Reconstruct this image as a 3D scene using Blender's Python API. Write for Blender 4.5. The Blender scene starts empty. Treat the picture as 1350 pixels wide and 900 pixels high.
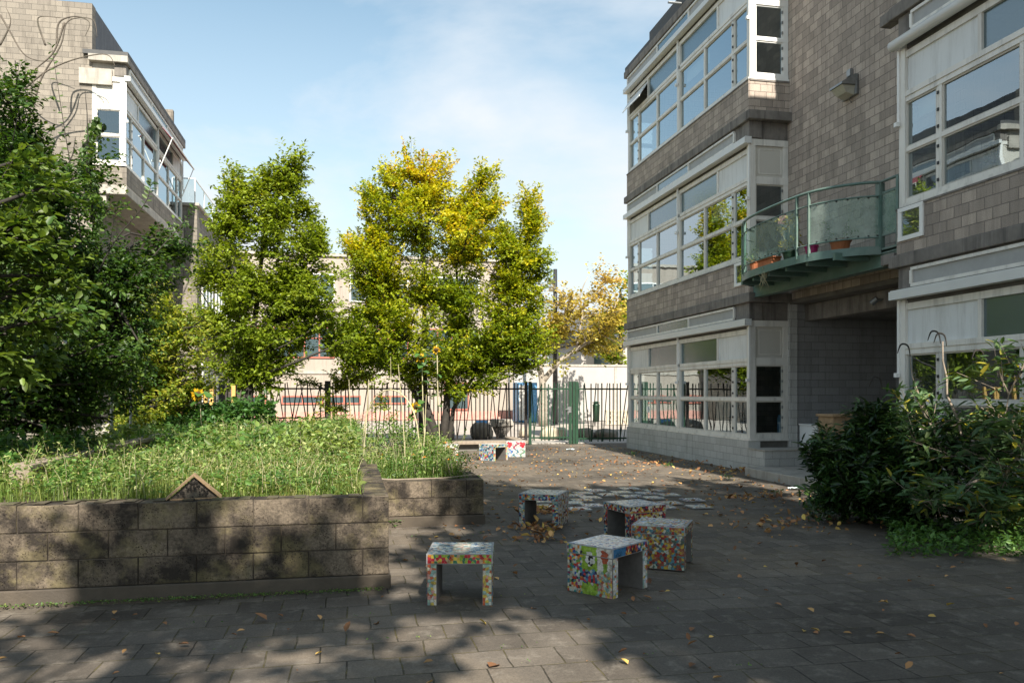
import bpy, math, random
import numpy as np
from mathutils import Vector, Matrix
R = math.radians
random.seed(7); rng = np.random.default_rng(7)
S = bpy.context.scene
C = S.collection

# ------------------------------------------------------------------ camera
FPX = 1060.0; YAW = math.atan(214/1060.0); CH = 1.5; HOR = 518.0
cam = bpy.data.cameras.new('camera'); camo = bpy.data.objects.new('camera', cam); C.objects.link(camo)
camo.location = (0, 0, CH); camo.rotation_euler = (R(90), 0, -YAW)
cam.sensor_width = 36; cam.lens = 36*FPX/1350; cam.shift_y = (HOR-450)/1350
cam.clip_start = .05; cam.clip_end = 1500
S.camera = camo
S.render.resolution_x = 1024; S.render.resolution_y = 682
# ------------------------------------------------------------------ light
SUN_EL = 43.0; SUN_AZ = 4.0          # the sun stands behind the camera, 4 degrees towards +X
W = bpy.data.worlds.new('World'); S.world = W; W.use_nodes = True
nt = W.node_tree; nt.nodes.clear()
wo = nt.nodes.new('ShaderNodeOutputWorld'); bg = nt.nodes.new('ShaderNodeBackground'); bg.inputs[1].default_value = .092
sky = nt.nodes.new('ShaderNodeTexSky'); sky.sky_type = 'NISHITA'; sky.sun_disc = False
sky.sun_elevation = R(SUN_EL); sky.sun_rotation = R(180-SUN_AZ)
sky.air_density = 1.0; sky.dust_density = .7; sky.ozone_density = 1.6; sky.altitude = 0
tc = nt.nodes.new('ShaderNodeTexCoord'); mp = nt.nodes.new('ShaderNodeMapping')
mp.inputs['Scale'].default_value = (1.0, 1.0, 2.6); mp.inputs['Location'].default_value = (.35, .45, .2)
no = nt.nodes.new('ShaderNodeTexNoise'); no.inputs['Scale'].default_value = 2.1; no.inputs['Detail'].default_value = 7; no.inputs['Roughness'].default_value = .55
no.inputs['Distortion'].default_value = .25
cr = nt.nodes.new('ShaderNodeValToRGB'); cr.color_ramp.elements[0].position = .43; cr.color_ramp.elements[0].color = (0,0,0,1)
cr.color_ramp.elements[1].position = .66; cr.color_ramp.elements[1].color = (.72,.72,.72,1)
# more cloud low over the horizon
sx = nt.nodes.new('ShaderNodeSeparateXYZ'); mr = nt.nodes.new('ShaderNodeMapRange')
mr.inputs['From Min'].default_value = 0.02; mr.inputs['From Max'].default_value = .50; mr.inputs['To Min'].default_value = .85; mr.inputs['To Max'].default_value = 0
ad = nt.nodes.new('ShaderNodeMath'); ad.operation = 'ADD'; ad.use_clamp = True
mx = nt.nodes.new('ShaderNodeMixRGB'); mx.inputs[2].default_value = (4.7, 4.95, 5.2, 1)
L = nt.links.new
L(tc.outputs['Generated'], mp.inputs[0]); L(mp.outputs[0], no.inputs[0]); L(no.outputs[0], cr.inputs[0])
L(tc.outputs['Generated'], sx.inputs[0]); L(sx.outputs[2], mr.inputs[0]); L(cr.outputs[0], ad.inputs[0]); L(mr.outputs[0], ad.inputs[1])
tn = nt.nodes.new('ShaderNodeMixRGB'); tn.blend_type = 'MULTIPLY'; tn.inputs[0].default_value = 1; tn.inputs[2].default_value = (1.12, 1.22, 1.02, 1); L(sky.outputs[0], tn.inputs[1])
L(ad.outputs[0], mx.inputs[0]); L(tn.outputs[0], mx.inputs[1]); L(mx.outputs[0], bg.inputs[0]); L(bg.outputs[0], wo.inputs[0])
sl = bpy.data.lights.new('sun', 'SUN'); sl.energy = 5.0; sl.angle = R(.55); sl.color = (1, .93, .82)
so = bpy.data.objects.new('sun', sl); C.objects.link(so)
ld = Vector((-math.sin(R(SUN_AZ))*math.cos(R(SUN_EL)), math.cos(R(SUN_AZ))*math.cos(R(SUN_EL)), -math.sin(R(SUN_EL))))
so.rotation_euler = ld.to_track_quat('-Z', 'Y').to_euler(); so.location = (3, -10, 30)
S.view_settings.view_transform = 'Standard'; S.view_settings.look = 'None'; S.view_settings.gamma = 1
S.view_settings.use_curve_mapping = False; S.view_settings.exposure = 1.1
try:
    S.cycles.max_bounces = 8; S.cycles.transparent_max_bounces = 16; S.cycles.diffuse_bounces = 4
except Exception: pass

def at(px, py, t):
    k = (px-675)/FPX; s, c = math.sin(YAW), math.cos(YAW)
    return Vector((t*(s+c*k), t*(c-s*k), CH+(HOR-py)/FPX*t))
def atY(px, py, Y):
    k = (px-675)/FPX; return at(px, py, Y/(math.cos(YAW)-math.sin(YAW)*k))
def gnd(px, py, z=0):
    return at(px, py, (CH-z)*FPX/(py-HOR))

# ------------------------------------------------------------------ tags
def tag(o, label=None, cat=None, group=None, kind=None):
    if label: o['label'] = label
    if cat: o['category'] = cat
    if group: o['group'] = group
    if kind: o['kind'] = kind
    return o
def thing(name, label, cat, loc=(0,0,0), rz=0, group=None):
    o = bpy.data.objects.new(name, None); C.objects.link(o); o.location = loc; o.rotation_euler = (0,0,rz); o.empty_display_size = .2
    return tag(o, label, cat, group)
def kids(o): return [c for c in bpy.data.objects if c.parent == o]
def copy_tree(o, parent=None):
    c = o.copy(); C.objects.link(c)
    if parent: c.parent = parent
    for ch in kids(o): copy_tree(ch, c)
    return c

# ------------------------------------------------------------------ materials
def mat(name):
    m = bpy.data.materials.new(name); m.use_nodes = True; n = m.node_tree.nodes; n.clear()
    o = n.new('ShaderNodeOutputMaterial'); return m, n, m.node_tree.links.new, o
def node(n, t, **kw):
    x = n.new(t)
    for k, v in kw.items():
        if k in x.inputs.keys(): x.inputs[k].default_value = v
        else: setattr(x, k, v)
    return x
def ramp(n, stops, interp='LINEAR'):
    r = n.new('ShaderNodeValToRGB'); r.color_ramp.interpolation = interp
    e = r.color_ramp.elements
    while len(e) < len(stops): e.new(.5)
    for i, (p, c) in enumerate(stops): e[i].position = p; e[i].color = (c[0], c[1], c[2], 1)
    return r
def mixc(n, l, fac, a, b, mode='MIX'):
    x = n.new('ShaderNodeMixRGB'); x.blend_type = mode
    for i, v in ((0, fac), (1, a), (2, b)):
        if hasattr(v, 'is_linked') or hasattr(v, 'links'): l(v, x.inputs[i])
        elif i == 0: x.inputs[0].default_value = v
        else: x.inputs[i].default_value = (v[0], v[1], v[2], 1)
    return x.outputs[0]
def simple(name, col, rough=.6, metal=0, var=.15, scale=6, bump=.15, dirt=None, spec=.5, coord='Object', streak=False):
    """painted / cast surface with uneven tone, grime and a fine bump"""
    m, n, l, o = mat(name); p = node(n, 'ShaderNodeBsdfPrincipled'); p.inputs['Roughness'].default_value = rough
    p.inputs['Metallic'].default_value = metal; p.inputs['Specular IOR Level'].default_value = spec
    t = n.new('ShaderNodeTexCoord'); nz = node(n, 'ShaderNodeTexNoise', Scale=scale, Detail=8, Roughness=.65); l(t.outputs[coord], nz.inputs[0])
    lo = [c*(1-var) for c in col]; hi = [min(1, c*(1+var)) for c in col]
    rr = ramp(n, [(.3, lo), (.7, hi)]); l(nz.outputs[0], rr.inputs[0]); c = rr.outputs[0]
    if dirt:
        mpg = n.new('ShaderNodeMapping'); mpg.inputs['Scale'].default_value = (5, 5, .5) if streak else (1, 1, 1); l(t.outputs[coord], mpg.inputs[0])
        n2 = node(n, 'ShaderNodeTexNoise', Scale=1.7 if not streak else 1.2, Detail=9, Roughness=.7); l(mpg.outputs[0], n2.inputs[0])
        r2 = ramp(n, [(.48, (0,0,0)), (.72, (1,1,1))]); l(n2.outputs[0], r2.inputs[0]); c = mixc(n, l, r2.outputs[0], c, dirt)
    l(c, p.inputs['Base Color'])
    n3 = node(n, 'ShaderNodeTexNoise', Scale=scale*14, Detail=4); l(t.outputs[coord], n3.inputs[0])
    b = node(n, 'ShaderNodeBump', Strength=bump, Distance=.004); l(n3.outputs[0], b.inputs['Height']); l(b.outputs[0], p.inputs['Normal'])
    l(p.outputs[0], o.inputs[0]); return m
def blocks(name, c1, c2, mortar, bw=.25, bh=.143, ms=.006, stain=(.05,.045,.04), stain_amt=.6, rough=.9, pit=.3, off=.5, moss=None, streaks=True, pitscale=120, lo=.5, hi=.72, voff=0, pits=False):
    """coursed concrete blocks on UVs in metres"""
    m, n, l, o = mat(name); p = node(n, 'ShaderNodeBsdfPrincipled'); p.inputs['Roughness'].default_value = rough; p.inputs['Specular IOR Level'].default_value = .25
    t = n.new('ShaderNodeTexCoord'); br = n.new('ShaderNodeTexBrick'); br.offset = off; br.squash = 1
    wob = node(n, 'ShaderNodeTexNoise', Scale=9, Detail=3); l(t.outputs['UV'], wob.inputs[0])
    va = n.new('ShaderNodeVectorMath'); va.operation = 'SCALE'; va.inputs['Scale'].default_value = .009; l(wob.outputs['Color'], va.inputs[0])
    vb = n.new('ShaderNodeVectorMath'); vb.operation = 'ADD'; mo = n.new('ShaderNodeMapping'); mo.inputs['Location'].default_value = (0,voff,0); l(t.outputs['UV'], mo.inputs[0]); l(mo.outputs[0], vb.inputs[0]); l(va.outputs[0], vb.inputs[1])
    l(vb.outputs[0], br.inputs[0])
    br.inputs['Scale'].default_value = 1; br.inputs['Brick Width'].default_value = bw; br.inputs['Row Height'].default_value = bh
    br.inputs['Mortar Size'].default_value = ms; br.inputs['Mortar Smooth'].default_value = .25
    br.inputs['Color1'].default_value = (*c1, 1); br.inputs['Color2'].default_value = (*c2, 1); br.inputs['Mortar'].default_value = (*mortar, 1)
    n1 = node(n, 'ShaderNodeTexNoise', Scale=pitscale, Detail=5, Roughness=.7); l(t.outputs['UV'], n1.inputs[0])
    r1 = ramp(n, [(.33, (.55,.55,.55)), (.62, (1.15,1.15,1.15))]); l(n1.outputs[0], r1.inputs[0])
    c = mixc(n, l, 1, br.outputs[0], r1.outputs[0], 'MULTIPLY')
    mpg = n.new('ShaderNodeMapping'); mpg.inputs['Scale'].default_value = (3.6, .40, 1) if streaks else (1.3, 1.3, 1); l(t.outputs['UV'], mpg.inputs[0])
    n2 = node(n, 'ShaderNodeTexNoise', Scale=1.5, Detail=10, Roughness=.72); l(mpg.outputs[0], n2.inputs[0])
    r2 = ramp(n, [(lo, (0,0,0)), (hi, (stain_amt,)*3)]); l(n2.outputs[0], r2.inputs[0]); c = mixc(n, l, r2.outputs[0], c, stain)
    if moss:
        n4 = node(n, 'ShaderNodeTexNoise', Scale=2.3, Detail=8, Roughness=.7); l(t.outputs['UV'], n4.inputs[0])
        r4 = ramp(n, [(.5, (0,0,0)), (.68, (.7,.7,.7))]); l(n4.outputs[0], r4.inputs[0]); c = mixc(n, l, r4.outputs[0], c, moss)
    if pits:
        vo = node(n, 'ShaderNodeTexVoronoi', Scale=62); l(t.outputs['UV'], vo.inputs[0]); rv = ramp(n, [(.22, (.22,.20,.18)), (.36, (1,1,1))]); l(vo.outputs['Distance'], rv.inputs[0])
        nv = node(n, 'ShaderNodeTexNoise', Scale=6, Detail=6); l(t.outputs['UV'], nv.inputs[0]); rn_ = ramp(n, [(.42,(0,0,0)),(.58,(.9,.9,.9))]); l(nv.outputs[0], rn_.inputs[0])
        c = mixc(n, l, rn_.outputs[0], c, mixc(n, l, 1, c, rv.outputs[0], 'MULTIPLY'))
    l(c, p.inputs['Base Color'])
    b1 = node(n, 'ShaderNodeBump', Strength=.8, Distance=.006); b1.invert = True; l(br.outputs['Fac'], b1.inputs['Height'])
    b2 = node(n, 'ShaderNodeBump', Strength=pit, Distance=.006); l(n1.outputs[0], b2.inputs['Height']); l(b1.outputs[0], b2.inputs['Normal'])
    l(b2.outputs[0], p.inputs['Normal']); l(p.outputs[0], o.inputs[0]); return m
def leafmat(name, stops, trans=.4, rough=.45, sat=1.0):
    m, n, l, o = mat(name); a = n.new('ShaderNodeAttribute'); a.attribute_name = 'tint'
    sp = n.new('ShaderNodeSeparateColor'); l(a.outputs['Color'], sp.inputs[0])
    r = ramp(n, stops); l(sp.outputs[0], r.inputs[0])
    mu = n.new('ShaderNodeMapRange'); mu.inputs['To Min'].default_value = .6; mu.inputs['To Max'].default_value = 1.45; l(sp.outputs[1], mu.inputs[0])
    c = mixc(n, l, 1, r.outputs[0], mu.outputs[0], 'MULTIPLY')
    p = node(n, 'ShaderNodeBsdfPrincipled'); p.inputs['Roughness'].default_value = rough; p.inputs['Specular IOR Level'].default_value = .4; l(c, p.inputs['Base Color'])
    tr = n.new('ShaderNodeBsdfTranslucent'); hc = mixc(n, l, 1, c, (1.5,1.5,.55), 'MULTIPLY'); l(hc, tr.inputs[0])
    ms = n.new('ShaderNodeMixShader'); ms.inputs[0].default_value = trans; l(p.outputs[0], ms.inputs[1]); l(tr.outputs[0], ms.inputs[2]); l(ms.outputs[0], o.inputs[0])
    return m
def glassmat(name, tint, ior=2.0, rough=.01, body=None, bodyamt=0):
    m, n, l, o = mat(name); fr = node(n, 'ShaderNodeLayerWeight'); 
    mr_ = node(n, 'ShaderNodeMapRange'); mr_.inputs['To Min'].default_value = ior[0]; mr_.inputs['To Max'].default_value = ior[1]; fr.inputs[0].default_value = .5
    t = n.new('ShaderNodeTexCoord'); nz = node(n, 'ShaderNodeTexNoise', Scale=.9, Detail=2); l(t.outputs['Object'], nz.inputs[0])
    b = node(n, 'ShaderNodeBump', Strength=.10, Distance=.03); l(nz.outputs[0], b.inputs['Height'])
    g = node(n, 'ShaderNodeBsdfGlossy'); g.inputs['Color'].default_value = (.80,.93,1,1); g.inputs['Roughness'].default_value = rough; l(b.outputs[0], g.inputs['Normal'])
    tr = n.new('ShaderNodeBsdfTransparent'); tr.inputs[0].default_value = (*tint, 1)
    if body:
        db = n.new('ShaderNodeBsdfDiffuse'); db.inputs[0].default_value = (*body, 1); m0 = n.new('ShaderNodeMixShader'); m0.inputs[0].default_value = bodyamt; l(tr.outputs[0], m0.inputs[1]); l(db.outputs[0], m0.inputs[2]); tr = m0
    ms = n.new('ShaderNodeMixShader'); l(fr.outputs['Facing'], mr_.inputs[0]); l(mr_.outputs[0], ms.inputs[0]); l(tr.outputs[0], ms.inputs[1]); l(g.outputs[0], ms.inputs[2]); l(ms.outputs[0], o.inputs[0])
    return m

M = {}
M['block'] = blocks('grey_brown_block', (.54,.45,.375), (.35,.295,.25), (.22,.185,.16), stain=(.11,.095,.08), stain_amt=.75, lo=.45, hi=.8)
M['block_pale'] = blocks('pale_beige_block', (.30,.265,.22), (.22,.195,.165), (.16,.145,.125), bw=.29, bh=.145, stain=(.08,.07,.06), stain_amt=.8)
M['block_white'] = blocks('painted_plinth_block', (.58,.57,.54), (.49,.48,.45), (.30,.29,.28), bw=.30, bh=.147, ms=.004, stain=(.17,.16,.13), stain_amt=.5, pit=.12)
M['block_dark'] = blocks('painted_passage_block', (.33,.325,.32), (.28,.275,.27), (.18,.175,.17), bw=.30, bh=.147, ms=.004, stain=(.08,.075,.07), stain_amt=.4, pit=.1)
M['block_bed'] = blocks('garden_wall_block', (.185,.148,.108), (.115,.092,.068), (.05,.04,.032), bw=.4, bh=.2, ms=.0005, stain=(.022,.018,.015), stain_amt=.94, pit=1.0, streaks=False, pitscale=48, moss=(.21,.175,.085), lo=.43, hi=.56, voff=-.11, pits=True)
M['concrete'] = simple('weathered_concrete', (.20,.18,.16), .9, var=.25, scale=4, bump=.5, dirt=(.06,.055,.05), streak=True)
M['concrete_pale'] = simple('pale_concrete', (.38,.35,.305), .9, var=.2, scale=4, bump=.4, dirt=(.22,.20,.17), streak=True)
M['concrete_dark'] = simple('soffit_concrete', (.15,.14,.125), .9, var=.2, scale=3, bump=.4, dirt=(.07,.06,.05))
M['paint'] = simple('off_white_frame_paint', (.74,.71,.65), .45, var=.06, scale=3, bump=.05, dirt=(.46,.44,.40), streak=True)
M['paint_white'] = simple('bright_white_paint', (.80,.79,.76), .4, var=.04, scale=3, bump=.05)
M['panel'] = simple('grey_white_panel', (.70,.71,.70), .5, var=.05, scale=2, bump=.05, dirt=(.50,.50,.48), streak=True)
M['panel_beige'] = simple('beige_panel', (.56,.53,.47), .55, var=.05, scale=2, bump=.05)
M['louvre'] = simple('grey_louvre', (.36,.36,.35), .6, var=.1, scale=5, bump=.1)
M['rollmetal'] = simple('awning_cassette_paint', (.66,.66,.64), .35, var=.05, scale=3, bump=.03)
M['roof'] = simple('roof_edge', (.07,.07,.07), .7, var=.2, scale=5)
M['slate'] = simple('dark_cladding', (.055,.055,.06), .6, var=.3, scale=7, dirt=(.11,.11,.11), streak=True)
M['glass'] = glassmat('window_glass', (.60,.66,.66), (.14,.72))
M['glass_dark'] = glassmat('frosted_top_glass', (.16,.22,.24), (.10,.42), .22, (.075,.115,.125), .65)
M['interior'] = simple('room_wall', (.30,.30,.28), .9, var=.1)
M['interior_floor'] = simple('room_floor', (.16,.15,.13), .8, var=.1)
M['green_metal'] = simple('balcony_green_paint', (.095,.165,.14), .4, var=.15, scale=6, bump=.06, dirt=(.18,.22,.195))
M['fence_green'] = simple('fence_green_paint', (.014,.05,.026), .45, var=.2, scale=8, bump=.05)
M['fence_dark'] = simple('fence_brown_black_paint', (.022,.018,.016), .5, var=.3, scale=8, bump=.05)
M['metal'] = simple('galvanised_metal', (.30,.31,.31), .42, .8, var=.2, scale=12, bump=.08)
M['dark_metal'] = simple('dark_metal', (.045,.047,.05), .45, .4, var=.2, scale=8)
M['bark'] = simple('grey_bark', (.115,.095,.075), .9, var=.4, scale=14, bump=1.0, dirt=(.06,.06,.04))
M['bark_pale'] = simple('pale_twig_bark', (.30,.26,.21), .9, var=.3, scale=14, bump=.6)
M['bark_dark'] = simple('dark_wet_bark', (.028,.023,.018), .85, var=.4, scale=14, bump=1.0)
M['wood'] = simple('raw_timber', (.30,.20,.11), .8, var=.35, scale=9, bump=.3)
M['wood_orange'] = simple('yellow_timber_post', (.55,.33,.10), .7, var=.2, scale=9, bump=.3)
M['wood_grey'] = simple('silvered_timber', (.26,.21,.16), .85, var=.3, scale=9, bump=.5)
M['joint'] = simple('dark_joint', (.07,.056,.043), .95, var=.3)
M['footing'] = simple('muddy_concrete_footing', (.075,.060,.044), .95, var=.25, scale=5, bump=.8, dirt=(.06,.05,.04))
M['soil'] = simple('garden_soil', (.075,.06,.035), .95, var=.4, scale=8, bump=1.0, dirt=(.07,.09,.025))
M['grout'] = simple('cement_grout', (.27,.27,.265), .85, var=.2, scale=20, bump=.3)
M['grout_dark'] = simple('raw_cement', (.13,.12,.11), .9, var=.25, scale=14, bump=.5)
M['terracotta'] = simple('terracotta', (.48,.16,.07), .8, var=.15, scale=10)
M['magenta'] = simple('magenta_plastic', (.45,.02,.16), .4, var=.08)
M['red'] = simple('red_paint', (.42,.13,.09), .5, var=.12)
M['awning_red'] = simple('dark_red_awning_cloth', (.22,.03,.04), .8, var=.1)
M['blue'] = simple('blue_paint', (.10,.28,.48), .5, var=.12)
M['pink_band'] = simple('faded_red_band', (.52,.27,.22), .7, var=.2, scale=3)
M['rock'] = simple('boulder_stone', (.20,.165,.125), .95, var=.35, scale=4, bump=1.0, dirt=(.30,.27,.22))
M['rock_pale'] = simple('pale_stone', (.46,.40,.30), .95, var=.25, scale=4, bump=.8)
M['pale_render'] = simple('pale_render', (.34,.295,.25), .85, var=.07, scale=.8, bump=.1, dirt=(.25,.21,.175), streak=True)
M['grey_render'] = simple('grey_render', (.38,.355,.33), .85, var=.08, scale=.8, bump=.1)
M['petal'] = simple('yellow_petal', (.80,.45,.01), .6, var=.2, scale=30)
M['disc'] = simple('brown_flower_disc', (.06,.03,.01), .9, var=.4, scale=60, bump=1)
M['orange'] = simple('orange_petal', (.75,.20,.01), .6, var=.2, scale=30)
M['pinkpetal'] = simple('pink_petal', (.60,.20,.40), .6, var=.2, scale=30)
M['cane'] = simple('dry_cane', (.45,.40,.24), .7, var=.2, scale=12)
M['lens'] = simple('milky_lamp_lens', (.42,.40,.33), .25, var=.1, scale=8, bump=.05)
M['paper'] = simple('pale_paper', (.62,.72,.72), .7, var=.1)
M['pinkcard'] = simple('pink_card', (.80,.36,.45), .7, var=.05)
def balglass():
    m, n, l, o = mat('balcony_green_glass'); d = node(n, 'ShaderNodeBsdfPrincipled'); d.inputs['Base Color'].default_value = (.36,.43,.38,1); d.inputs['Roughness'].default_value = .12
    t = n.new('ShaderNodeTexCoord'); nz = node(n, 'ShaderNodeTexNoise', Scale=5, Detail=8, Roughness=.7); l(t.outputs['Object'], nz.inputs[0])
    rr = ramp(n, [(.3, (.22,.22,.22)), (.75, (.62,.62,.62))]); l(nz.outputs[0], rr.inputs[0])
    tr = n.new('ShaderNodeBsdfTransparent'); tr.inputs[0].default_value = (.62,.80,.72,1); ms = n.new('ShaderNodeMixShader')
    l(rr.outputs[0], ms.inputs[0]); l(tr.outputs[0], ms.inputs[1]); l(d.outputs[0], ms.inputs[2]); l(ms.outputs[0], o.inputs[0]); return m
M['balglass'] = balglass()
def clearglass():
    m, n, l, o = mat('terrace_clear_glass'); g = node(n, 'ShaderNodeBsdfGlossy'); g.inputs['Roughness'].default_value = .02
    tr = n.new('ShaderNodeBsdfTransparent'); tr.inputs[0].default_value = (.80,.92,.92,1); ms = n.new('ShaderNodeMixShader'); ms.inputs[0].default_value = .18
    l(tr.outputs[0], ms.inputs[1]); l(g.outputs[0], ms.inputs[2]); l(ms.outputs[0], o.inputs[0]); return m
M['clearglass'] = clearglass()
def mosaicmat():
    m, n, l, o = mat('glazed_mosaic_tile'); a = n.new('ShaderNodeAttribute'); a.attribute_name = 'Col'
    p = node(n, 'ShaderNodeBsdfPrincipled'); p.inputs['Roughness'].default_value = .22
    t = n.new('ShaderNodeTexCoord'); nz = node(n, 'ShaderNodeTexNoise', Scale=22, Detail=6, Roughness=.7); l(t.outputs['Object'], nz.inputs[0])
    rr = ramp(n, [(.36, (.45,.42,.38)), (.56, (.95,.94,.92)), (.8,(1,1,1))]); l(nz.outputs[0], rr.inputs[0])
    l(mixc(n, l, 1, a.outputs['Color'], rr.outputs[0], 'MULTIPLY'), p.inputs['Base Color']); l(p.outputs[0], o.inputs[0]); return m
M['mosaic'] = mosaicmat()
def pavmat():
    m, n, l, o = mat('concrete_pavers'); p = node(n, 'ShaderNodeBsdfPrincipled'); p.inputs['Specular IOR Level'].default_value = .3
    t = n.new('ShaderNodeTexCoord'); br = n.new('ShaderNodeTexBrick'); br.offset = .5
    wob = node(n, 'ShaderNodeTexNoise', Scale=2.5, Detail=3); l(t.outputs['Object'], wob.inputs[0])
    va = n.new('ShaderNodeVectorMath'); va.operation = 'SCALE'; va.inputs['Scale'].default_value = .035; l(wob.outputs['Color'], va.inputs[0])
    vb = n.new('ShaderNodeVectorMath'); vb.operation = 'ADD'; l(t.outputs['Object'], vb.inputs[0]); l(va.outputs[0], vb.inputs[1]); l(vb.outputs[0], br.inputs[0])
    br.inputs['Scale'].default_value = 1; br.inputs['Brick Width'].default_value = .30; br.inputs['Row Height'].default_value = .29
    br.inputs['Mortar Size'].default_value = .006; br.inputs['Mortar Smooth'].default_value = .8
    br.inputs['Color1'].default_value = (.135,.115,.094,1); br.inputs['Color2'].default_value = (.085,.072,.059,1); br.inputs['Mortar'].default_value = (.035,.033,.028,1)
    # moss and sand in some of the joints
    nm = node(n, 'ShaderNodeTexNoise', Scale=.9, Detail=6, Roughness=.65); l(t.outputs['Object'], nm.inputs[0])
    rm = ramp(n, [(.42, (.035,.03,.022)), (.50, (.12,.10,.04)), (.56,(.05,.045,.03)), (.66, (.22,.19,.13))]); l(nm.outputs[0], rm.inputs[0])
    c = mixc(n, l, br.outputs['Fac'], br.outputs[0], rm.outputs[0])
    # large tonal patches, dust, wet-dark stains
    n1 = node(n, 'ShaderNodeTexNoise', Scale=.35, Detail=9, Roughness=.62); l(t.outputs['Object'], n1.inputs[0])
    r1 = ramp(n, [(.34, (.50,.49,.48)), (.5, (1,1,1)), (.66, (1.5,1.42,1.28))]); l(n1.outputs[0], r1.inputs[0]); c = mixc(n, l, 1, c, r1.outputs[0], 'MULTIPLY')
    n2 = node(n, 'ShaderNodeTexNoise', Scale=90, Detail=5, Roughness=.8); l(t.outputs['Object'], n2.inputs[0])
    r2 = ramp(n, [(.3, (.62,.62,.62)), (.7, (1.4,1.38,1.34))]); l(n2.outputs[0], r2.inputs[0]); c = mixc(n, l, 1, c, r2.outputs[0], 'MULTIPLY')
    n3 = node(n, 'ShaderNodeTexNoise', Scale=7, Detail=8, Roughness=.75); l(t.outputs['Object'], n3.inputs[0])
    r3 = ramp(n, [(.52, (0,0,0)), (.72, (.62,.62,.62))]); l(n3.outputs[0], r3.inputs[0]); c = mixc(n, l, r3.outputs[0], c, (.25,.22,.18))
    l(c, p.inputs['Base Color'])
    rr = ramp(n, [(.3, (.55,.55,.55)), (.6, (.9,.9,.9))]); l(n1.outputs[0], rr.inputs[0]); l(rr.outputs[0], p.inputs['Roughness'])
    b1 = node(n, 'ShaderNodeBump', Strength=.9, Distance=.006); b1.invert = True; l(br.outputs['Fac'], b1.inputs['Height'])
    b2 = node(n, 'ShaderNodeBump', Strength=.35, Distance=.004); l(n2.outputs[0], b2.inputs['Height']); l(b1.outputs[0], b2.inputs['Normal'])
    # slight tilt of each slab
    b3 = node(n, 'ShaderNodeBump', Strength=.25, Distance=.03); l(n3.outputs[0], b3.inputs['Height']); l(b2.outputs[0], b3.inputs['Normal'])
    l(b3.outputs[0], p.inputs['Normal']); l(p.outputs[0], o.inputs[0]); return m
M['pavers'] = pavmat()
M['playground'] = simple('playground_concrete', (.37,.325,.28), .9, var=.15, scale=.5, bump=.2, dirt=(.28,.24,.20))
M['earth'] = simple('far_ground', (.20,.19,.16), .95, var=.2, scale=.2)

M['leaf_hornbeam'] = leafmat('green_hornbeam_leaf', [(0,(.090,.150,.013)), (.5,(.20,.26,.022)), (.85,(.25,.28,.025)), (1,(.38,.31,.03))], .42)
M['leaf_autumn'] = leafmat('green_to_gold_leaf', [(0,(.125,.185,.012)), (.3,(.26,.31,.016)), (.55,(.45,.42,.02)), (.8,(.60,.44,.022)), (1,(.56,.31,.03))], .42)
M['leaf_dark'] = leafmat('dark_hedge_leaf', [(0,(.016,.042,.010)), (.6,(.042,.090,.014)), (1,(.12,.17,.03))], .36)
M['leaf_glow'] = leafmat('yellow_green_hedge_leaf', [(0,(.11,.18,.02)), (.6,(.23,.27,.035)), (1,(.36,.33,.05))], .45)
M['leaf_plane'] = leafmat('thin_yellow_brown_leaf', [(0,(.10,.13,.02)), (.5,(.36,.28,.05)), (.8,(.50,.36,.12)), (1,(.36,.20,.09))], .4)
M['leaf_laurel'] = leafmat('glossy_laurel_leaf', [(0,(.014,.036,.010)), (.7,(.030,.070,.015)), (1,(.07,.115,.025))], .15, .28)
M['leaf_buddleia'] = leafmat('matt_buddleia_leaf', [(0,(.045,.095,.04)), (.7,(.095,.165,.065)), (.93,(.13,.18,.05)), (1,(.42,.36,.04))], .35, .6)
M['leaf_bed'] = leafmat('garden_plant_leaf', [(0,(.04,.11,.025)), (.7,(.10,.19,.04)), (1,(.20,.24,.06))], .35)
M['leaf_weed'] = leafmat('mixed_weed_leaf', [(0,(.04,.11,.025)), (.5,(.12,.21,.045)), (.85,(.24,.30,.09)), (1,(.42,.42,.20))], .4)
M['leaf_squash'] = leafmat('pale_squash_leaf', [(0,(.13,.22,.08)), (.7,(.26,.36,.16)), (1,(.38,.46,.26))], .35)
M['grass'] = leafmat('grass_blades', [(0,(.07,.13,.02)), (.6,(.15,.20,.04)), (.9,(.30,.28,.10)), (1,(.42,.36,.18))], .4, .6)
M['leaf_fallen'] = leafmat('fallen_leaf', [(0,(.16,.07,.03)), (.5,(.34,.16,.07)), (.85,(.48,.27,.10)), (1,(.60,.42,.10))], .1, .7)

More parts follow.
